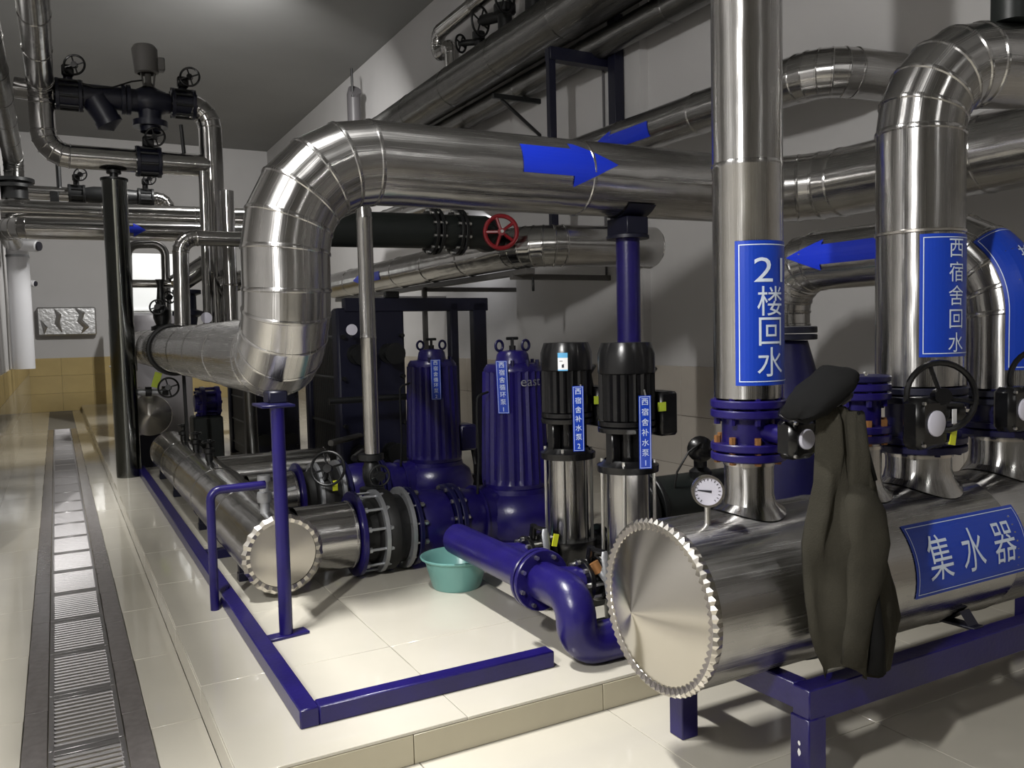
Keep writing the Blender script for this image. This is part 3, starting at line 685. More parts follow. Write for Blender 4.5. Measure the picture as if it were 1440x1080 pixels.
# ================================================================== COUPLING CHAIN header -> blue pump
def chain(y, label_pre, first, near):
    grp = None
    t = clad('branch_pipe', label_pre+' stainless branch pipe leaving the lower header', [(HX+.12, y, HZ), (1.44, y, HZ)], .19, step=.4, n=36)
    t = thing('expansion_joint', label_pre+' blue flanges, galvanized rings and tie rods around a rubber bellows', 'coupling', (1.46, y, PH))
    mb = MB(); flange(mb, (1.462, y, HZ), (1, 0, 0), .245, .028, 36); mb.build('flange_plate', 'blue_paint', t)
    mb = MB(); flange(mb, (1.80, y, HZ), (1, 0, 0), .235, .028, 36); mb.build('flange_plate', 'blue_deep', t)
    MB().lathe((1.47, y, HZ), (1, 0, 0), [(0, .175), (.09, .175), (.10, .20), (.15, .235), (.20, .235), (.24, .20), (.33, .195)], 36).build('bellows', 'black_rubber', t)
    for x_ in (1.592, 1.752):
        MB().lathe((x_-.012, y, HZ), (1, 0, 0), [(0, .19), (0, .24), (.024, .24), (.024, .19), (0, .19)], 36).build('retaining_ring', 'galv', t)
    if near:
        for i in range(12):
            a = 2*pi*(i+.5)/12; c = V((0, cos(a)*.222, sin(a)*.222))+V((0, y, HZ))
            mb = MB().cyl(c+V((1.452, 0, 0)), c+V((1.64, 0, 0)), .008, 8); mb.cyl(c+V((1.608, 0, 0)), c+V((1.625, 0, 0)), .016, 6); mb.cyl(c+V((1.48, 0, 0)), c+V((1.497, 0, 0)), .016, 6)
            mb.build('tie_rod', 'galv', t)
        for i in range(12):
            a = 2*pi*(i+.5)/12; c = V((0, cos(a)*.213, sin(a)*.213))+V((0, y, HZ))
            mb = MB().cyl(c+V((1.74, 0, 0)), c+V((1.845, 0, 0)), .008, 8); mb.cyl(c+V((1.82, 0, 0)), c+V((1.84, 0, 0)), .015, 6); mb.build('tie_rod', 'zinc_bolt', t)
    t = thing('check_valve', label_pre+' blue cast valve body between two bolted flanges', 'valve', (1.95, y, PH))
    mb = MB().lathe((1.83, y, HZ), (1, 0, 0), [(0, .19), (.01, .195), (.08, .205), (.16, .20), (.19, .19)], 36); mb.build('valve_body', 'blue_paint', t)
    for x_, R_ in ((2.045, .225), (2.085, .225)):
        mb = MB(); flange(mb, (x_, y, HZ), (1, 0, 0), R_, .03, 36); mb.build('flange_plate', 'blue_deep', t)
    if near:
        for i in range(12):
            a = 2*pi*(i+.5)/12; c = V((0, cos(a)*.205, sin(a)*.205))+V((0, y, HZ))
            mb = MB().cyl(c+V((2.015, 0, 0)), c+V((2.115, 0, 0)), .013, 6); mb.build('bolt', 'zinc_bolt', t)
chain(4.65, 'nearest', True, True)
chain(5.95, 'second', False, False)
clad('branch_pipe', 'farthest low branch pipe running right from the lower header', [(HX+.12, 7.2, HZ), (2.03, 7.2, HZ)], .175, step=.5, n=28)

# ================================================================== BLUE CIRCULATION PUMPS
def blue_pump(loc, label):
    t = thing('circulation_pump', label, 'pump', loc); o = V(loc)
    m1, m2 = 'blue_paint', 'blue_deep'
    MB().lathe(o, (0, 0, 1), [(0, .0), (0, .20), (.03, .20), (.035, .12), (.06, .12)], 28).build('foot', m2, t)
    mb = MB().lathe(o+V((0, 0, .05)), (0, 0, 1), [(0, .12), (.03, .20), (.09, .27), (.19, .30), (.29, .27), (.33, .22), (.36, .215), (.36, .0)], 36, True); mb.build('volute', m1, t)
    mb = MB().lathe(o+V((-.46, 0, .242)), (1, 0, 0), [(0, .17), (.012, .185), (.10, .185), (.12, .175), (.34, .19)], 32, True); mb.build('inlet_neck', m1, t)
    mb = MB(); flange(mb, o+V((-.445, 0, .242)), (1, 0, 0), .215, .028, 32); mb.build('flange_plate', m2, t)
    for a in (-.9, -.2, .5): 
        MB().torus(o+V((-.30, 0, .242)), (1, 0, 0), .186, .006, 32, 6) if False else None
    MB().lathe(o+V((-.30, 0, .242)), (1, 0, 0), [(0, .18), (.0, .198), (.014, .198), (.014, .18)], 32).build('cast_rib', m1, t)
    # finned motor body
    rs = []; n = 72
    for z, r in ((.41, .206), (.44, .212), (.47, .20), (1.14, .180), (1.145, .150)):
        ring = []
        for j in range(n):
            th = 2*pi*j/n; q = r+(.014 if (j % 3 == 0 and .46 < z < 1.142) else 0)
            ring.append(o+V((q*cos(th), q*sin(th), z)))
        rs.append(ring)
    MB().rings(rs, True, True, True).build('motor_body', m1, t, sharp=20)
    MB().lathe(o+V((0, 0, 1.135)), (0, 0, 1), [(0, .186), (.02, .186), (.05, .165), (.055, .11), (.11, .10), (.13, .085), (.14, .0)], 32).build('motor_cap', m1, t)
    for a in (2.9, 5.9):
        c = o+V((.085*cos(a), .085*sin(a), 1.30))
        MB().torus(c, (.3, -1, 0), .032, .009, 18, 8).build('lifting_eye', m2, t)
    mb = MB().cyl(o+V((0, 0, 1.26)), o+V((0, 0, 1.345)), .011, 8); mb.cyl(o+V((-.04, 0, 1.345)), o+V((.04, 0, 1.345)), .010, 8); mb.cyl(o+V((0, 0, 1.27)), o+V((0, 0, 1.30)), .022, 8)
    mb.build('vent_plug', 'black_iron', t)
    for a in (4.2, 4.8, 5.4, 0.2): MB().cyl(o+V((.165*cos(a), .165*sin(a), 1.16)), o+V((.165*cos(a), .165*sin(a), 1.21)), .012, 6).build('cap_screw', m2, t)
    TB = MB().box(o+V((.235, -.05, .58)), (.14, .18, .20), None, .015).build('terminal_box', m2, t)
    MB().cyl(o+V((.30, -.05, .49)), o+V((.30, -.10, .36)), .014, 8).build('cable', 'black_rubber', t)
    pts = [o+V((-.21, -.06, 1.02)), o+V((-.29, -.07, 1.0)), o+V((-.295, -.07, .9)), o+V((-.29, -.07, .62)), o+V((-.31, -.08, .40))]
    MB().tube(arc_path(pts, .035, 4), .008, 8).build('sensing_line', 'black_iron', t)
    return t
P1 = blue_pump((2.535, 4.65, PH), 'indigo blue finned circulation pump with bright blue sign ending in 1')
P2 = copy_tree(P1); P2.location = (2.535, 5.95, PH); P2['label'] = 'darker shaded blue circulation pump with dim sign ending in 2 by the black frame'
def pump_sign(par, c, right, wd, ht, chars, label, cs, up=(0, 0, 1), pitch=None, inset=.004):
    ORG.setdefault(par, par.location.copy()); ORG[par] = par.location.copy()
    return sign(par, on_plane(c, right, up), wd, ht, chars, label, None, csize=cs, line=.0018, inset=inset, pitch=pitch)
ORG[P1] = P1.location.copy(); ORG[P2] = P2.location.copy()
rt = V((.9, -.42, 0))
pump_sign(P1, (2.385, 4.51, 1.17), V((.82, -.57, 0)), .070, .325, list('西宿舍循环泵')+['1'], 'upright blue sign with six characters and 1', .038, (-.03, 0, 1))
pump_sign(P2, (2.48, 5.752, 1.165), rt, .074, .30, list('西宿舍循环泵')+['2'], 'dim upright blue sign with six characters and 2', .036)
for pm, bx in ((P1, (2.78, 4.47, .64)),):
    MB().box((2.74, 4.452, .70), (.055, .008, .07), Matrix.Rotation(.1, 3, 'Z')).build('tag_plate', 'tag_orange', pm)['label'] = 'orange tag on a black socket'
    MB().box((2.775, 4.47, .70), (.10, .03, .10), None, .006).build('socket_box', 'black_paint', pm)
c2 = (2.535, 4.65, PH+1.115); rr_ = .186
lay([move(text2d('east', .085), 0, 0)], on_upright((2.535, 4.65, PH+1.075), (.10, -1, 0), .186)(.016), 'raised_lettering', 'galv', P1, 0, .02)

# ================================================================== BLACK MULTISTAGE PUMPS
def black_pump(loc, label):
    t = thing('booster_pump', label, 'pump', loc); o = V(loc)
    MB().box(o+V((0, 0, .02)), (.27, .27, .04), None, .006).build('foot', 'black_paint', t)
    mb = MB().lathe(o, (0, 0, 1), [(.04, .09), (.06, .115), (.28, .125), (.30, .14), (.335, .14), (.335, .10)], 28); mb.cyl(o+V((-.19, 0, .28)), o+V((.19, 0, .28)), .07, 20)
    for s in (-1, 1): flange(mb, o+V((.185*s, 0, .28)), (1, 0, 0), .10, .025, 24)
    mb.build('pump_head', 'black_paint', t)
    MB().lathe(o, (0, 0, 1), [(.335, .099), (.75, .099)], 32).build('pressure_sleeve', 'steel_shiny', t)
    for i in range(4):
        a = pi/4+pi/2*i; MB().cyl(o+V((.118*cos(a), .118*sin(a), .31)), o+V((.118*cos(a), .118*sin(a), .80)), .008, 8).build('tie_rod', 'zinc_bolt', t)
    mb = MB().lathe(o, (0, 0, 1), [(.745, .10), (.745, .138), (.775, .14), (.785, .12), (.80, .105)], 28)
    for a in (.1, 1.67, 3.24, 4.81): mb.box(o+V((.085*cos(a), .085*sin(a), .86)), (.05, .05, .15), Matrix.Rotation(a, 3, 'Z'), .006)
    mb.cyl(o+V((0, 0, .78)), o+V((0, 0, .94)), .05, 16)
    mb.lathe(o, (0, 0, 1), [(.92, .09), (.925, .132), (.945, .134), (.955, .118)], 28); mb.build('coupling_bracket', 'black_paint', t)
    MB().lathe(o, (0, 0, 1), [(.955, .10), (.955, .131), (.975, .131), (.975, .11)], 28).build('motor_flange', 'black_paint', t)
    rs = []; n = 80
    for z, r in ((.975, .112), (.98, .116), (1.19, .116), (1.20, .110)):
        rs.append([o+V(((r+(.011 if j % 4 == 0 else 0))*cos(2*pi*j/n), (r+(.011 if j % 4 == 0 else 0))*sin(2*pi*j/n), z)) for j in range(n)])
    MB().rings(rs, True, True, True).build('motor_body', 'black_paint', t, sharp=20)
    MB().lathe(o, (0, 0, 1), [(1.185, .122), (1.19, .129), (1.275, .129), (1.325, .112), (1.328, .0)], 32).build('fan_cover', 'black_paint', t, sharp=20)
    MB().box(o+V((.165, -.02, 1.0)), (.10, .16, .20), None, .012).build('terminal_box', 'black_paint', t)
    MB().tube([o+V((.17, .03, 1.10)), o+V((.17, .05, 1.16)), o+V((.21, .06, 1.20))], .012, 8).build('cable', 'black_rubber', t)
    MB().box(o+V((.115, -.106, 1.035)), (.042, .006, .04)).build('tag_plate', 'tag_green', t)['label'] = 'lime green tag'
    return t
B1 = black_pump((2.25, 3.06, PH), 'black vertical booster pump with steel sleeve and blue sign ending in 1')
B2 = copy_tree(B1); B2.location = (2.25, 3.565, PH); B2['label'] = 'black vertical booster pump with cyan white sticker and sign ending in 2'
rt2 = V((.94, -.34, 0))
pump_sign(B1, (2.232, 2.907, 1.055), rt2, .056, .32, list('西宿舍补水泵')+['1'], 'upright blue sign with six characters and 1', .034)
pump_sign(B2, (2.218, 3.414, 1.075), rt2, .056, .32, list('西宿舍补水泵')+['2'], 'upright blue sign with six characters and 2', .034)
for b, y_ in ((B1, 3.06), (B2, 3.565)):
    MB().cyl((2.24, y_-.14, 1.24), (2.245, y_-.152, 1.19), .004, 6).build('sign_hook', 'zinc_bolt', b)
sf = on_upright((2.25, 3.565, PH+1.235), (-.64, -.77, 0), .129)
lay([move(poly2d([(-.024, -.042), (.024, -.042), (.024, .018), (-.024, .018)]), 0, 0)], sf(.002), 'sticker', 'tag_white', B2, 0)['label'] = 'white and cyan energy sticker'
lay([move(poly2d([(-.024, .018), (.024, .018), (.024, .042), (-.024, .042)]), 0, 0), move(poly2d([(-.024, -.046), (.024, -.046), (.024, -.04), (-.024, -.04)]), 0, 0)], sf(.0025), 'sticker_band', 'label_cyan', B2, 0)
lay([move(poly2d([(-.005, -.03), (.006, -.03), (.006, -.012), (-.005, -.016)]), 0, 0), move(poly2d([(-.016, 0), (.0, 0), (.0, .003), (-.016, .003)]), 0, 0)], sf(.003), 'sticker_print', 'label_ink', B2, 0)

# ================================================================== BLUE MANIFOLD, inlet valves, hose, basin
t = thing('suction_manifold', 'blue manifold pipe with flanged U bend in front of the black pumps', 'pipe', (1.82, 2.86, PH))
MB().tube([(1.82, 3.1, .415), (1.82, 4.0, .415)], .082, 24).build('manifold_tube', 'blue_paint', t)
mb = MB(); flange(mb, (1.82, 3.12, .415), (0, 1, 0), .135, .022); flange(mb, (1.82, 3.155, .415), (0, 1, 0), .135, .022); mb.build('flange_plate', 'blue_paint', t)
for i in range(8):
    a = 2*pi*i/8+.3; c = V((1.82+.112*cos(a), 3.137, .415+.112*sin(a))); MB().cyl(c-V((0, .045, 0)), c+V((0, .045, 0)), .010, 6).build('bolt', 'zinc_bolt', t)
MB().tube(arc_path([(1.82, 3.13, .415), (1.82, 2.845, .415), (1.82, 2.845, .205), (2.75, 2.845, .205)], .10, 8), .084, 24).build('u_bend', 'blue_paint', t)
for yy in (3.06, 3.565):
    MB().cyl((1.82, yy+.06, .415), (2.0, yy, .40), .06, 18).build('branch', 'blue_paint', t)
for k_, yy in enumerate((3.06, 3.565)):
    t = thing('inlet_valve', ['black lever valve with yellow tag between manifold and front booster pump', 'black lever valve with yellow tag between manifold and rear booster pump'][k_], 'valve', (2.03, yy, .40))
    mb = MB(); flange(mb, (1.995, yy, .40), (1, 0, 0), .095, .025); flange(mb, (2.062, yy, .40), (1, 0, 0), .095, .025); mb.cyl((1.99, yy, .40), (2.065, yy, .40), .075, 20); mb.build('valve_body', 'black_paint', t)
    MB().cyl((2.03, yy, .47), (2.03, yy-.02, .55), .018, 10).build('stem', 'black_paint', t)
    rs = []
    for (u, w_) in ((0, .012), (.02, .02), (.07, .02), (.14, .016), (.19, .004)):
        c = V((2.045-.0*u, yy-.10-.02*sin(u*12), .545-u)); rs.append([c+V((w_*cos(a), .008*sin(a), 0)) for a in [2*pi*j/10 for j in range(10)]])
    MB().rings(rs, True, True, True).build('lever', 'galv', t)
    MB().cyl((2.03, yy-.02, .54), (2.045, yy-.10, .54), .012, 8).build('lever_arm', 'black_paint', t)
    MB().box((2.095, yy-.115, .485), (.028, .006, .06), Matrix.Rotation(.25, 3, 'Y')).build('hang_tag', 'tag_yellow', t)
    rs2 = MB().lathe((2.10, yy, .40), (1, 0, 0), [(0, .10), (.02, .10), (.02, .07), (.06, .07)], 20); rs2.build('pump_flange', 'black_paint', t)
    mb = MB().bolts((2.03, yy, .40), (1, 0, 0), .082, 8, .011, .13); mb.build('bolts', 'zinc_bolt', t)['kind'] = 'stuff'
t = thing('flexible_hose', 'short braided metal hose running down from the front inlet valve', 'hose', (2.05, 3.0, .2))
MB().tube([(2.03, 2.98, .46), (2.05, 2.95, .42), (2.075, 2.945, .35), (2.09, 2.95, .29), (2.12, 2.96, .24), (2.125, 2.97, .2)], .017, 12).build('braid', 'galv', t)
MB().lathe((2.125, 2.97, .14), (0, 0, 1), [(0, .0), (0, .026), (.07, .026), (.07, .0)], 10).build('ferrule', 'zinc_bolt', t)
MB().lathe((2.03, 2.98, .45), (-.2, .2, .5), [(0, .0), (0, .022), (.05, .022), (.05, 0)], 10).build('brass_nut', 'rust_bolt', t)
t = thing('ball_valve', 'small white handled ball valve standing on the blue U bend', 'valve', (2.10, 2.87, .285))
MB().lathe((2.10, 2.87, .28), (0, 0, 1), [(0, .016), (.02, .016), (.025, .022), (.05, .022), (.055, .012), (.08, .012), (.08, 0)], 12).build('valve_body', 'zinc_bolt', t)
MB().bar((2.06, 2.868, .362), (2.125, 2.872, .366), .016, .010).build('lever', 'tag_white', t)
t = thing('wash_basin', 'round teal plastic basin on the plinth beneath the blue pump flanges', 'basin', (1.87, 4.13, PH))
MB().lathe((1.87, 4.13, PH), (0, 0, 1), [(.012, 0), (.0, .10), (0, .128), (.01, .134), (.15, .172), (.155, .180), (.165, .196), (.172, .197), (.174, .19), (.166, .178), (.15, .166), (.02, .126), (.014, 0)], 44).build('bowl', 'teal_plastic', t)
MB().tube(arc_path([(1.94, 4.14, .145), (2.03, 4.10, .26), (2.06, 4.09, .30)], .03, 3), [.03]*2+[.035]*4, 10) if False else None
MB().lathe((1.87, 4.13, PH+.095), (0, 0, 1), [(0, .155), (.004, .158), (.008, .157)], 44).build('ridge', 'teal_plastic', t)

# butterfly valve with thin insulated pipe behind chain 1
t = clad('thin_pipe', 'thin upright stainless pipe rising in front of the black heat exchanger', [(1.633, 4.78, .80), (1.633, 4.78, 2.30), (1.633, 6.3, 2.30)], .046, [.1], 4, step=.75, n=20, base=(1.633, 4.78, .8), bead=.002)
t = thing('pipe_valve', 'black iron valve under the thin upright pipe', 'valve', (1.633, 4.80, .6))
mb = MB().lathe((1.633, 4.80, .56), (0, 0, 1), [(0, .03), (0, .075), (.03, .075), (.04, .04), (.09, .055), (.15, .055), (.19, .04), (.20, .075), (.235, .075), (.235, .03)], 20); mb.build('valve_body', 'black_iron', t)
wheel('handwheel', t, 'black_iron', (1.633, 4.66, .68), (0, -1, 0), .06, .007, 4)
t = thing('lever_valve', 'black wheel valve with yellow tag on the second branch pipe', 'valve', (1.60, 5.66, .56))
wheel('handwheel', t, 'black_iron', (1.60, 5.62, .60), (-.5, -.8, .2), .115, .010, 4)
MB().cyl((1.60, 5.62, .60), (1.62, 5.82, .47), .02, 8).build('stem', 'black_iron', t)
MB().box((1.64, 5.60, .48), (.035, .006, .07)).build('hang_tag', 'tag_yellow', t)

# ================================================================== PLATE HEAT EXCHANGER (dark, behind the pumps)
t = thing('plate_heat_exchanger', 'black plate heat exchanger with thick head plate and open blue carrying frame', 'heat exchanger', (2.1, 7.0, PH))
MB().box((2.36, 6.90, .93), (.60, .16, 1.62), None, .02).build('head_plate', 'navy_frame', t)
mb = MB()
for i in range(22):
    MB().box((2.36, 7.01+.034*i, .93), (.54, .022, 1.45)).build('plate', 'black_iron', t)
MB().box((2.36, 7.85, .93), (.60, .12, 1.62), None, .02).build('pressure_plate', 'navy_frame', t)
MB().box((2.80, 6.85, 1.765), (1.34, .09, .115), None, .006).build('carrying_bar', 'navy_frame', t)
for xx, ww in ((3.13, .075), (3.385, .13)): MB().box((xx, 6.85, .95), (ww, .09, 1.66), None, .006).build('upright', 'navy_frame', t)
MB().box((2.80, 6.85, .17), (1.34, .09, .10), None, .006).build('base_bar', 'navy_frame', t)
MB().box((2.56, 6.85, 1.85), (.12, .08, .06), None, .008).build('lifting_lug', 'black_paint', t)
for zz in (.35, .75, 1.15, 1.5):
    for xx in (2.10, 2.62): MB().cyl((xx, 6.76, zz), (xx, 7.95, zz), .018, 8).build('tension_bolt', 'black_iron', t)
for (xx, zz) in ((2.22, 1.35), (2.5, 1.35), (2.22, .5), (2.5, .5)):
    MB().lathe((xx, 6.82, zz), (0, -1, 0), [(0, .05), (0, .085), (.03, .085), (.03, .06), (.16, .06), (.16, .09), (.19, .09), (.19, 0)], 20).build('nozzle', 'black_iron', t)
g2 = V((2.10, 6.55, 1.555))
t = thing('dial_thermometer', 'small pale dial thermometer in front of the black heat exchanger', 'gauge', g2)
MB().lathe(g2, (-.2, -1, 0), [(-.02, 0), (-.02, .042), (.02, .045), (.022, 0)], 18).build('case', 'dial', t)
MB().cyl(g2, g2+V((.06, .2, -.05)), .012, 8).build('stem', 'zinc_bolt', t)
for k_, (a, b) in enumerate((((1.88, 6.5, .66), (2.24, 6.84, .66)), ((2.0, 6.3, .55), (2.3, 6.84, .55)), ((1.85, 6.4, 1.0), (2.6, 6.4, 1.0)))):
    tag(MB().cyl(a, b, .026, 12).build('stub_pipe', 'steel_dull' if k_ < 2 else 'black_iron', None, a), ['short dull stub pipe low in front of the heat exchanger', 'lower short stub pipe in front of the heat exchanger', 'dark crossing pipe at mid height before the heat exchanger'][k_], 'pipe')

# ================================================================== PIPES ALONG THE RIGHT WALL
# dark wrapped pipe with red wheel
t = thing('wrapped_pipe', 'dark green wrapped level pipe with bolted valve under the main pipe', 'pipe', (1.9, 6.6, 2.38))
MB().tube([(1.7, 6.6, 2.36), (3.35, 6.6, 2.38)], .145, 28).build('wrapping', 'dark_green_wrap', t)
for x_ in (2.83, 2.88, 3.06, 3.10):
    mb = MB(); flange(mb, (x_, 6.6, 2.375), (1, 0, 0), .20, .03, 28); mb.build('flange_plate', 'black_iron', t)
mb = MB().bolts((2.855, 6.6, 2.375), (1, 0, 0), .175, 10, .014, .12); mb.bolts((3.08, 6.6, 2.375), (1, 0, 0), .175, 10, .014, .12); mb.build('bolts', 'zinc_bolt', t)['kind'] = 'stuff'
t = thing('gate_valve', 'black gate valve with red five spoke handwheel under the main pipe', 'valve', (3.36, 6.5, 2.3))
mb = MB().lathe((3.36, 6.75, 2.36), (0, -1, 0), [(0, .10), (.12, .15), (.2, .15), (.22, .10), (.40, .03), (.44, 0)], 20); mb.build('valve_body', 'black_iron', t)
wheel('handwheel', t, 'red_paint', (3.352, 6.30, 2.352), (-.42, -.90, -.05), .135, .019, 5, .03, .032)
MB().cyl((3.338, 6.26, 2.352), (3.33, 6.235, 2.352), .014, 8).build('nut', 'zinc_bolt', t)
t = clad('wall_pipe', 'stainless pipe with blue arrow curving into the wall below the main pipe', [(3.62, 12.0, 2.24), (3.62, 6.25, 2.245), (4.8, 6.05, 2.24)], .178, [.34], 6, 'steel_shiny', .97, n=32, base=(3.62, 6.25, 2.24))
arrow(t, on_level((3.62, 10.1, 2.242), (0, -1, 0), (-.97, 0, -.1), .178), 1.0, .10, .35, .17, 1, back=True)
t = thing('pipe_rail', 'grey steel support rail bracketed under the curving wall pipe', 'bracket', (3.7, 6.6, 2.0))
MB().bar((3.66, 6.35, 2.035), (3.66, 12.0, 2.035), .09, .05).build('rail', 'actuator_grey', t)
for yy in (6.6, 8.6, 10.6): MB().bar((3.6, yy, 2.0), (4.75, yy, 2.0), .05, .05).build('crossbar', 'actuator_grey', t)
MB().bar((3.7, 6.38, 1.98), (3.7, 6.38, 1.86), .02, .02).build('clip', 'black_iron', t)
for yy in (8.6, 10.6): MB().bar((3.6, yy, PH), (3.6, yy, 2.02), .05, .05, up=V((1, 0, 0))).build('upright', 'actuator_grey', t)
# upper pipe B with arrow
t = clad('wall_pipe', 'upper stainless pipe with blue arrow turning into the wall at top right', [(4.3, 12.5, 3.17), (4.3, 3.72, 3.09), (4.85, 3.55, 3.05)], .152, [.26], 5, 'steel', .97, n=30, base=(4.3, 3.8, 3.1))
arrow(t, on_level((4.3, 5.72, 3.108), (0, -1, 0), (-.93, 0, -.25), .152), .80, .12, .30, .20, 1, back=True)
# overhead pair of pipes on brackets
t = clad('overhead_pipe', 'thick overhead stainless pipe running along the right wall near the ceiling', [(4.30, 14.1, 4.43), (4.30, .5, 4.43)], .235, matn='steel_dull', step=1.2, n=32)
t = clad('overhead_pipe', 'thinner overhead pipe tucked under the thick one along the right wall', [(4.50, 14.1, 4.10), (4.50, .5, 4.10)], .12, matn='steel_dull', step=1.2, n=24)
for k_, yy in enumerate((7.82, 9.35, 11.0)):
    t = thing('wall_bracket', ['dark triangular wall bracket under the overhead pipes, nearest to the blue frame', 'dark triangular wall bracket in the middle of the overhead pipes', 'farthest dark triangular bracket of the overhead pipes'][k_], 'bracket', (4.7, yy, 3.95))
    MB().bar((4.1, yy, 3.955), (4.72, yy, 3.955), .04, .05).build('arm', 'black_iron', t)
    MB().bar((4.71, yy, 3.55), (4.71, yy, 3.98), .04, .05, up=V((1, 0, 0))).build('wall_plate', 'black_iron', t)
    MB().bar((4.2, yy, 3.93), (4.69, yy, 3.58), .03, .03).build('strut', 'black_iron', t)
t = thing('pipe_gantry', 'dark blue steel gantry with two posts holding the overhead pipes', 'frame', (4.0, 6.5, 2.5))
MB().bar((3.97, 6.5, 3.97), (4.66, 6.5, 3.97), .10, .11).build('crossbar', 'navy_frame', t)
MB().bar((4.0, 6.5, 2.25), (4.0, 6.5, 4.02), .06, .07, up=V((1, 0, 0))).build('upright', 'navy_frame', t)
MB().bar((4.60, 6.35, 2.25), (4.60, 6.35, 4.35), .11, .10, up=V((1, 0, 0))).build('upright', 'navy_frame', t)
# small pipework and handwheels standing on the overhead pipe
t = clad('vent_pipe', 'small looped pipe standing on the overhead pipe at top centre', [(4.3, 6.9, 5.18), (4.3, 9.62, 5.18), (4.3, 9.62, 4.92), (4.3, 9.22, 4.92), (4.3, 9.22, 4.55)], .085, [.12, .11, .10], 4, 'steel_shiny', .9, n=18, base=(4.3, 9.2, 4.6), bead=.003)
for k_, (yy, zz, s, lb) in enumerate(((8.5, 4.74, .8, 'smallest black handwheel valve lying low on the overhead pipe'), (7.88, 4.82, 1.3, 'middle black handwheel valve on the overhead pipe'), (7.28, 4.90, 1.5, 'largest black handwheel valve beside the top picture edge'))):
    t = thing('overhead_valve', lb, 'valve', (4.3, yy, 4.64))
    MB().lathe((4.3, yy, 4.60), (0, 0, 1), [(0, .06*s), (zz-4.60, .06*s), (zz-4.58, .09*s), (zz-4.5, .09*s), (zz-4.5, 0)], 16).build('valve_body', 'black_iron', t)
    MB().cyl((4.3, yy, zz), (4.18, yy+.22*s, zz+.02), .045*s, 12).build('stem', 'black_iron', t)
    wheel('handwheel', t, 'black_iron', (4.17, yy+.24*s, zz+.02), (-.45, .9, .1), .115*s, .013, 4)
t = thing('air_vessel', 'short shiny cylinder standing on the overhead pipe at the top edge', 'vessel', (4.3, 6.85, 4.64))
MB().lathe((4.3, 6.85, 4.62), (0, 0, 1), [(0, .10), (.02, .13), (.35, .13), (.38, .09), (.38, 0)], 20).build('shell', 'steel_shiny', t)
t = thing('vent_stub', 'narrow grey vent stub with thin rod above the main pipe bend', 'pipe', (4.5, 13.5, 4.6))
MB().tube([(4.5, 13.5, 4.3), (4.5, 13.5, 5.45), (4.5, 13.42, 5.52)], .11, 16).build('tube', 'grey_equipment', t)
MB().cyl((4.45, 13.4, 5.4), (4.45, 13.4, 5.85), .02, 8).build('rod', 'black_iron', t)
# dark box and black valve between pump and tank
t = thing('control_valve', 'black round headed valve with cable behind the pressure gauge', 'valve', (3.0, 3.43, .5))
MB().lathe((3.0, 3.43, .5), (0, 0, 1), [(0, .06), (.24, .06), (.26, .035), (.31, .035)], 16).build('valve_body', 'black_iron', t)
MB().lathe((2.97, 3.40, .86), (-.5, -.8, .2), [(-.06, 0), (-.05, .06), (.03, .07), (.05, .05), (.06, 0)], 18).build('head', 'black_paint', t)
MB().tube([(2.94, 3.36, .90), (2.86, 3.36, .86), (2.80, 3.38, .76), (2.78, 3.4, .6), (2.78, 3.42, .45)], .006, 6).build('cable', 'black_rubber', t)
t = thing('dark_pipe', 'dark wrapped pipe low behind the black pumps and gauge', 'pipe', (2.5, 3.5, .5))
MB().tube([(2.55, 3.5, .56), (3.28, 3.5, .56)], .16, 24).build('wrapping', 'dark_green_wrap', t)
for x_ in (2.62, 2.68):
    mb = MB(); flange(mb, (x_, 3.5, .56), (1, 0, 0), .20, .03); mb.build('flange_plate', 'black_iron', t)
MB().bar((3.0, 3.5, PH), (3.0, 3.5, .45), .06, .06, up=V((1, 0, 0))).build('stand', 'navy_frame', t)
MB().bar((3.2, 3.5, PH), (3.2, 3.5, .45), .06, .06, up=V((1, 0, 0))).build('stand', 'navy_frame', t)

# ================================================================== LEFT PIPE RACK OVER THE CORRIDOR
t = thing('pillar_pipe', 'dark mirror polished upright pillar pipe standing at the plinth edge', 'post', (.60, 9.38, PH))
clad_sections(t, [(.60, 9.38, PH), (.60, 9.38, 3.12)], .118, 'steel_dark', 28, 4, .003)
MB().lathe((.60, 9.38, 3.12), (0, 0, 1), [(0, .13), (.02, .13), (.02, .04), (.07, .04), (.07, .07), (.10, .07), (.10, 0)], 20).build('cap', 'black_iron', t)
YR = 9.4
t = clad('rack_pipe', 'stainless pipe dropping from overhead and running right across the corridor rack', [(-.05, 3.0, 4.02), (-.005, YR, 4.02), (.0, YR, 3.335), (1.52, YR, 3.335)], .115, [.2, .22], 5, 'steel_shiny', .95, n=28, base=(0, YR, 3.33))
t = clad('rack_pipe', 'tall stainless drop pipe bending down right of the corridor valves', [(1.27, YR, 3.95), (1.545, YR, 3.95), (1.55, YR, 1.42)], .118, [.22], 5, 'steel_shiny', .95, n=28, base=(1.55, YR, 3.3))
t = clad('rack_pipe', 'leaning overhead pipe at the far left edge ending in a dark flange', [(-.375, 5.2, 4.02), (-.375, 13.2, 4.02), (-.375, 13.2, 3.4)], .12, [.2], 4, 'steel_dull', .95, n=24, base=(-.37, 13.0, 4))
mb = MB()
for zz in (3.62, 3.70): flange(mb, (-.375, 13.2, zz), (0, 0, 1), .24, .05)
mb.cyl((-.375, 13.2, 3.45), (-.375, 13.2, 3.7), .17, 20)
tag(mb.build('pipe_flange', 'black_iron', None, (-.375, 13.2, 3.5)), 'dark bolted flange at the far left picture edge', 'flange')
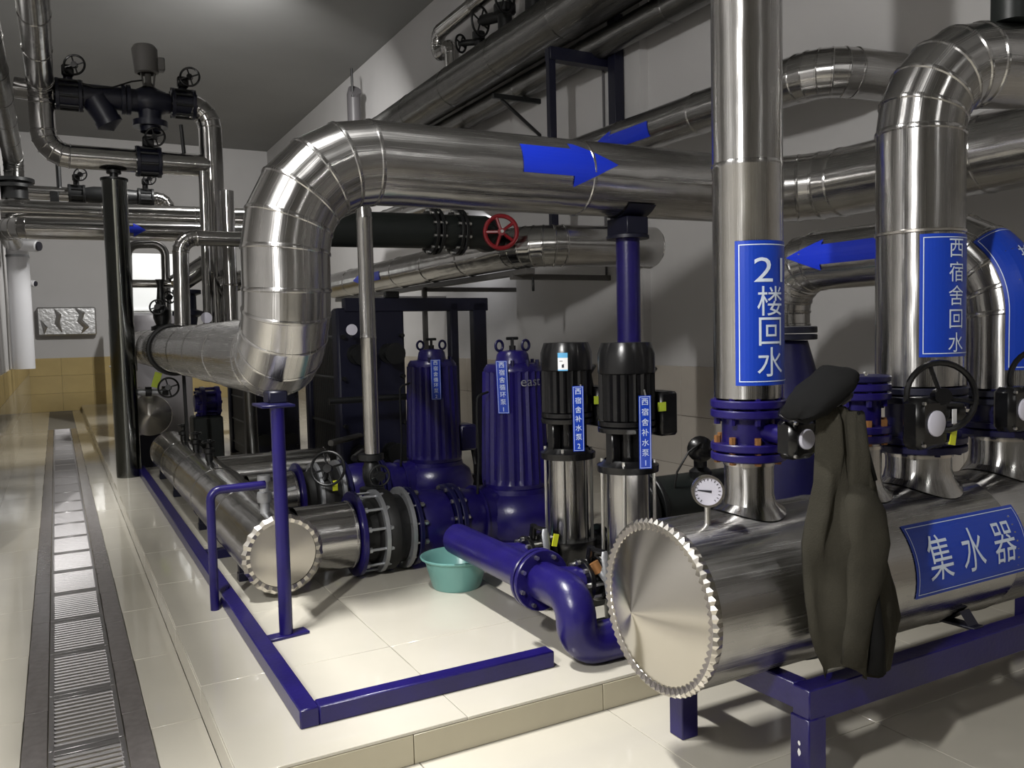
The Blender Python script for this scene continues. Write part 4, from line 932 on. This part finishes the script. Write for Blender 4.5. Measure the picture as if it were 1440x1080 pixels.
def rack_valve(x, z, label, wheel_dz, body='dark_blue_iron', y=YR, s=1.0, wd=(-.35, -.9, .1), lvl=True):
    t = thing('rack_valve', label, 'valve', (x, y, z)); a = V((1, 0, 0))
    for d_ in (-.10, .10):
        mb = MB(); flange(mb, V((x+d_*s, y, z)), a, .155*s, .035*s, 24); mb.build('flange_plate', body, t)
    MB().cyl((x-.10*s, y, z), (x+.10*s, y, z), .128*s, 20).build('valve_body', body, t)
    mb = MB().bolts((x, y, z), a, .137*s, 8, .014*s, .25*s, .3); mb.build('bolts', 'black_iron', t)['kind'] = 'stuff'
    for a_ in (4.2, 5.0, 5.7): MB().cyl((x-.125*s, y+.137*s*cos(a_), z-.137*s*sin(a_+pi)), (x-.118*s, y+.137*s*cos(a_), z-.137*s*sin(a_+pi)), .012*s, 6).build('nut', 'zinc_bolt', t)
    MB().cyl((x, y, z), (x, y, z+wheel_dz), .045*s, 10).build('stem', body, t)
    c = V((x, y-.04, z+wheel_dz)); MB().box(c, (.11*s, .09*s, .11*s), None, .015).build('gearbox', 'black_paint', t)
    wheel('handwheel', t, 'black_paint', c+V((.06*s, -.09*s, .04*s)), wd, .095*s, .011*s, 4)
    return t
rack_valve(.235, 3.93, 'leftmost dark wheel valve on the corridor rack beside the strainer', .22)
rack_valve(1.29, 3.955, 'rightmost dark wheel valve on the corridor rack before the drop pipe', .21)
rack_valve(.93, 3.335, 'dark wheel valve on the lower rack pipe above the pillar', .19)
t = thing('strainer', 'dark Y shaped strainer with pointed drain leg on the corridor rack', 'strainer', (.55, YR, 3.93))
MB().cyl((.36, YR, 3.94), (.86, YR, 3.94), .115, 20).build('strainer_body', 'dark_blue_iron', t)
MB().lathe((.47, YR, 3.92), (.45, 0, -.9), [(0, .14), (.22, .12), (.22, .13), (.27, .13), (.34, .0)], 20).build('strainer_leg', 'dark_blue_iron', t)
mb = MB(); flange(mb, (.77, YR, 3.94), (1, 0, 0), .15, .04); flange(mb, (.72, YR, 3.94), (1, 0, 0), .15, .04); mb.build('flange_plate', 'dark_blue_iron', t)
t = thing('control_valve', 'dark three way control valve with grey actuator head on the corridor rack', 'valve', (.965, YR, 3.9))
MB().lathe((.82, YR, 3.945), (1, 0, 0), [(0, .10), (.06, .13), (.15, .155), (.24, .13), (.34, .10)], 24).build('valve_body', 'dark_blue_iron', t)
MB().lathe((.965, YR, 3.945), (0, 0, -1), [(0, .115), (.20, .11), (.20, .17), (.26, .17), (.26, .10), (.31, .10)], 20).build('lower_port', 'dark_blue_iron', t)
mb = MB().lathe((.965, YR, 4.08), (0, 0, 1), [(0, .08), (.02, .05), (.06, .03), (.14, .03)], 12); mb.cyl((.92, YR, 4.08), (.90, YR, 4.24), .012, 6); mb.cyl((1.01, YR, 4.08), (1.03, YR, 4.24), .012, 6); mb.build('yoke', 'actuator_grey', t)
mb = MB().lathe((.955, YR, 4.22), (-.05, 0, 1), [(0, .09), (.01, .115), (.24, .125), (.28, .10), (.285, 0)], 20); mb.box((1.09, YR-.02, 4.32), (.07, .11, .13), None, .01); mb.build('actuator_head', 'actuator_grey', t)
tag(MB().tube([(.30, YR-.1, 4.05), (.45, YR-.1, 4.00), (.62, YR-.1, 4.02), (.80, YR-.1, 4.10), (.9, YR-.08, 4.13)], .008, 6).build('signal_cable', 'black_rubber', None, (.3, YR, 4)), 'thin black cable sagging from the actuator head to the left valve', 'cable')
tag(MB().cyl((1.28, YR, 3.40), (1.26, YR, 3.74), .02, 8).build('bleed_pipe', 'black_iron', None, (1.28, YR, 3.4)), 'short dark bleed pipe standing on the lower rack pipe', 'pipe')
t = clad('rack_pipe', 'pipe stub behind the left valve running to the left wall', [(-.22, YR+.04, 3.96), (.12, YR, 3.93)], .10, matn='steel_shiny', step=.9, n=20)
# second run farther back
Y2 = 10.6
t = clad('rack_pipe', 'upper of two level stainless pipes crossing the corridor at mid height', [(-.46, Y2+.32, 2.985), (2.6, Y2+.32, 3.02)], .12, matn='steel_shiny', step=1.1, n=28)
t = clad('rack_pipe', 'lower of two level stainless pipes, with blue arrow, crossing the corridor', [(-.40, Y2+1.4, 2.76), (-.40, Y2, 2.76), (2.6, Y2, 2.79)], .115, [.18], 5, 'steel_shiny', 1.1, n=28, base=(0, Y2, 2.76))
arrow(t, on_level((.85, Y2, 2.772), (1, 0, 0), (-.05, -1, 0), .115), .26, .07, .13, .16, 1, back=False)
Y3 = 12.0
t = clad('rack_pipe', 'farthest thin stainless pipe line behind the two level pipes', [(-.2, Y3, 3.37), (1.40, Y3, 3.37), (1.40, Y3, 2.95)], .085, [.13], 4, 'steel_shiny', .9, n=18, base=(0, Y3, 3.37))
rack_valve(.33, 3.37, 'small dark wheel valve at the left of the farthest pipe line', .20, 'black_iron', Y3-.02, .8)
rack_valve(1.13, 3.37, 'small dark wheel valve at the right of the farthest pipe line', .20, 'black_iron', Y3-.02, .8)
t = thing('strainer', 'small dark strainer between the two valves of the farthest pipe line', 'strainer', (.7, Y3, 3.37))
MB().lathe((.42, Y3-.02, 3.37), (1, 0, 0), [(0, .09), (.1, .11), (.3, .115), (.5, .10), (.62, .09)], 18).build('strainer_body', 'black_iron', t)
MB().box((.80, Y3-.03, 3.52), (.08, .08, .16), None, .01).build('actuator_head', 'actuator_grey', t)
tag(MB().box((.08, Y3-.1, 3.30), (.10, .10, .16), None, .01).build('junction_box', 'black_iron', None, (.08, Y3, 3.3)), 'small dark junction box at the left end of the farthest pipe line', 'box')
tag(MB().cyl((.14, Y3, 3.42), (.14, Y3, 3.80), .03, 8).build('bleed_pipe', 'black_iron', None, (.14, Y3, 3.42)), 'short dark vent pipe on the farthest pipe line, left end', 'pipe')
# verticals and branches right of the pillar
t = clad('drop_pipe', 'slim stainless pipe bending down beside the valve on the main pipe', [(2.0, 8.3, 2.45), (1.06, 8.3, 2.45), (1.045, 8.3, 1.635)], .072, [.14], 6, 'steel_shiny', .9, n=22, base=(1.05, 8.3, 1.6))
t = clad('drop_pipe', 'first slim upright pipe right of the bent pipe', [(1.395, 9.0, 3.2), (1.375, 9.0, 1.5)], .045, matn='steel_shiny', step=1.2, n=18)
t = clad('drop_pipe', 'upright stainless pipe with side branch behind the big bend', [(1.60, 8.9, 3.0), (1.59, 8.9, 1.1)], .07, matn='steel_shiny', step=1.0, n=20)
t = clad('side_branch', 'short stainless branch pipe left of the uprights', [(1.10, 9.2, 2.06), (1.42, 9.2, 2.28)], .105, matn='steel_shiny', step=.5, n=22)
t = clad('side_branch', 'short stainless branch pipe right of the uprights near the big bend', [(1.52, 9.1, 2.05), (1.95, 9.1, 2.18)], .10, matn='steel_shiny', step=.5, n=22)
mb = MB(); flange(mb, (1.60, 9.08, 2.08), (.95, 0, .25), .15, .05)
tag(mb.build('pipe_flange', 'black_iron', None, (1.6, 9.08, 2.08)), 'dark flange on the branch pipe near the big bend', 'flange')
t = thing('side_valve', 'dark blue valve body below the left side branch', 'valve', (1.20, 9.25, 1.9))
MB().lathe((1.22, 9.25, 1.62), (0, 0, 1), [(0, .08), (.12, .10), (.14, .15), (.18, .15), (.20, .09), (.34, .09), (.36, .14), (.40, .14), (.40, 0)], 20).build('valve_body', 'dark_blue_iron', t)
g3 = V((1.335, 8.8, 1.72))
t = thing('small_gauge', 'small round white gauge between the upright pipes', 'gauge', g3)
MB().lathe(g3, (-.2, -1, 0), [(-.02, 0), (-.02, .05), (.02, .055), (.022, 0)], 18).build('case', 'dial', t)
MB().cyl(g3-V((0, 0, .05)), g3-V((0, 0, .2)), .012, 8).build('stem', 'zinc_bolt', t)
t = thing('main_valve', 'dark wheel valve cluster standing on the far main pipe', 'valve', (.97, 9.45, 1.6))
MB().lathe((.99, 9.45, 1.58), (0, 0, 1), [(0, .06), (.03, .11), (.07, .11), (.09, .06), (.16, .085), (.24, .085), (.28, .05), (.50, .03), (.56, .05), (.56, 0)], 18).build('valve_body', 'black_iron', t)
wheel('handwheel', t, 'black_iron', (.94, 9.33, 1.85), (-.3, -.9, .2), .075, .009, 4)
wheel('handwheel', t, 'black_iron', (1.06, 9.35, 1.95), (.3, -.9, .2), .06, .008, 4)
t = clad('cross_pipe', 'thin bright level pipe crossing behind the pillar', [(.62, 9.6, 2.105), (1.20, 9.6, 2.105)], .042, matn='steel_shiny', step=.6, n=16, bead=.002)
t = thing('pipe_arch', 'dark thin arched pipe standing behind the pillar', 'pipe', (.72, 10.0, 1.5))
MB().tube(arc_path([(.70, 10.0, .95), (.735, 10.0, 2.55), (1.115, 10.0, 2.57), (1.10, 10.0, 1.64)], .12, 5), .045, 16).build('tube', 'steel_dull', t)
t = thing('storage_tank', 'dark grey cylindrical storage tank far behind the pillar', 'tank', (1.25, 13.5, PH))
MB().lathe((1.25, 13.5, PH), (0, 0, 1), [(0, .55), (1.65, .55), (1.75, .50), (1.80, .25), (1.81, 0)], 32).build('shell', 'grey_equipment', t)
MB().lathe((1.25, 13.5, 1.60), (0, 0, 1), [(0, .552), (0, .565), (.05, .565), (.05, .552)], 32).build('band', 'steel_dull', t)
t = thing('bright_wall_panel', 'white square panel standing in for the brightly lit far wall behind the pipe arch', 'panel', (1.55, 15.0, 2.0))
MB().box((1.50, 15.2, 2.45), (1.0, .25, 1.0), None, .03).build('casing', 'panel_white', t)  # added white box in place of the bright, lit patch of far wall
MB().box((1.50, 15.06, 2.02), (.9, .03, .03)).build('panel_strip', 'panel_white', t)
MB().bar((1.5, 15.2, PH), (1.5, 15.2, 1.95), .08, .08, up=V((1, 0, 0))).build('stand', 'grey_equipment', t)
# fittings on the far header
t = thing('header_fitting', 'row of small galvanized fittings and tag on the far header', 'fitting', (.8, 9.7, .95))
MB().cyl((.63, 9.4, .985), (1.03, 9.4, .965), .03, 12).build('tube', 'galv', t)
for x_ in (.66, .82, .98): MB().lathe((x_, 9.4, .98), (1, 0, -.05), [(-.03, 0), (-.03, .05), (.03, .05), (.03, 0)], 12).build('union', 'dark_blue_iron' if x_ < .7 else 'black_iron', t)
MB().cyl((.70, 9.4, 1.0), (.71, 9.4, 1.25), .013, 8).build('thermowell', 'galv', t)
MB().cyl((.72, 9.4, 1.20), (.72, 9.4, 1.40), .008, 8).build('rod', 'black_iron', t)
MB().box((.90, 9.35, 1.10), (.07, .01, .16), Matrix.Rotation(.3, 3, 'Y')).build('hang_tag', 'tag_green', t)
wheel('handwheel', t, 'black_iron', (1.0, 9.25, 1.02), (-.3, -.9, .2), .10, .010, 4)
t = thing('blue_motor_valve', 'bright blue bolted valve low behind the main pipe hanger', 'valve', (1.37, 9.3, .5))
MB().lathe((1.25, 9.3, .85), (1, 0, 0), [(0, .0), (0, .08), (.04, .10), (.06, .16), (.10, .16), (.11, .11), (.20, .11), (.21, .16), (.25, .16), (.25, 0)], 20).build('valve_body', 'blue_paint', t)
mb = MB().bolts((1.385, 9.3, .85), (1, 0, 0), .135, 8, .016, .25); mb.build('bolts', 'blue_paint', t)['kind'] = 'stuff'
MB().box((1.37, 9.35, .42), (.30, .30, .56), None, .02).build('pedestal', 'dark_green_wrap', t)
t = thing('drop_pipe_pair', 'dark upright pipe standing low beyond the slender blue post', 'pipe', (1.60, 8.2, .5))
MB().cyl((1.62, 8.2, PH), (1.60, 8.2, 1.25), .055, 16).build('tube', 'steel_dull', t)
MB().cyl((1.85, 8.2, PH), (1.83, 8.2, 1.25), .055, 16).build('tube', 'steel_dull', t)
t = thing('top_vents', 'pair of small vent valves along the top of the lower header', 'valve', (1.0, 7.6, .56))
for yy in (6.9, 7.6, 8.4):
    mb = MB().lathe((1.02, yy, .555), (0, 0, 1), [(0, .03), (.05, .03), (.06, .045), (.09, .045), (.10, .02), (.16, .02), (.16, 0)], 10)
    mb.torus((1.02, yy, .70), (0, 0, 1), .045, .008, 14, 6); mb.build('vent_valve', 'black_iron', t)

# second heat exchanger seen only in slices under the main pipe
h2 = copy_tree([o for o in SC.objects if o.name == 'plate_heat_exchanger'][0])
h2.location = (1.86, 9.75, PH-.01); h2.scale = (1, 1, .70); h2['label'] = 'lower dark heat exchanger half hidden under the far main pipe'
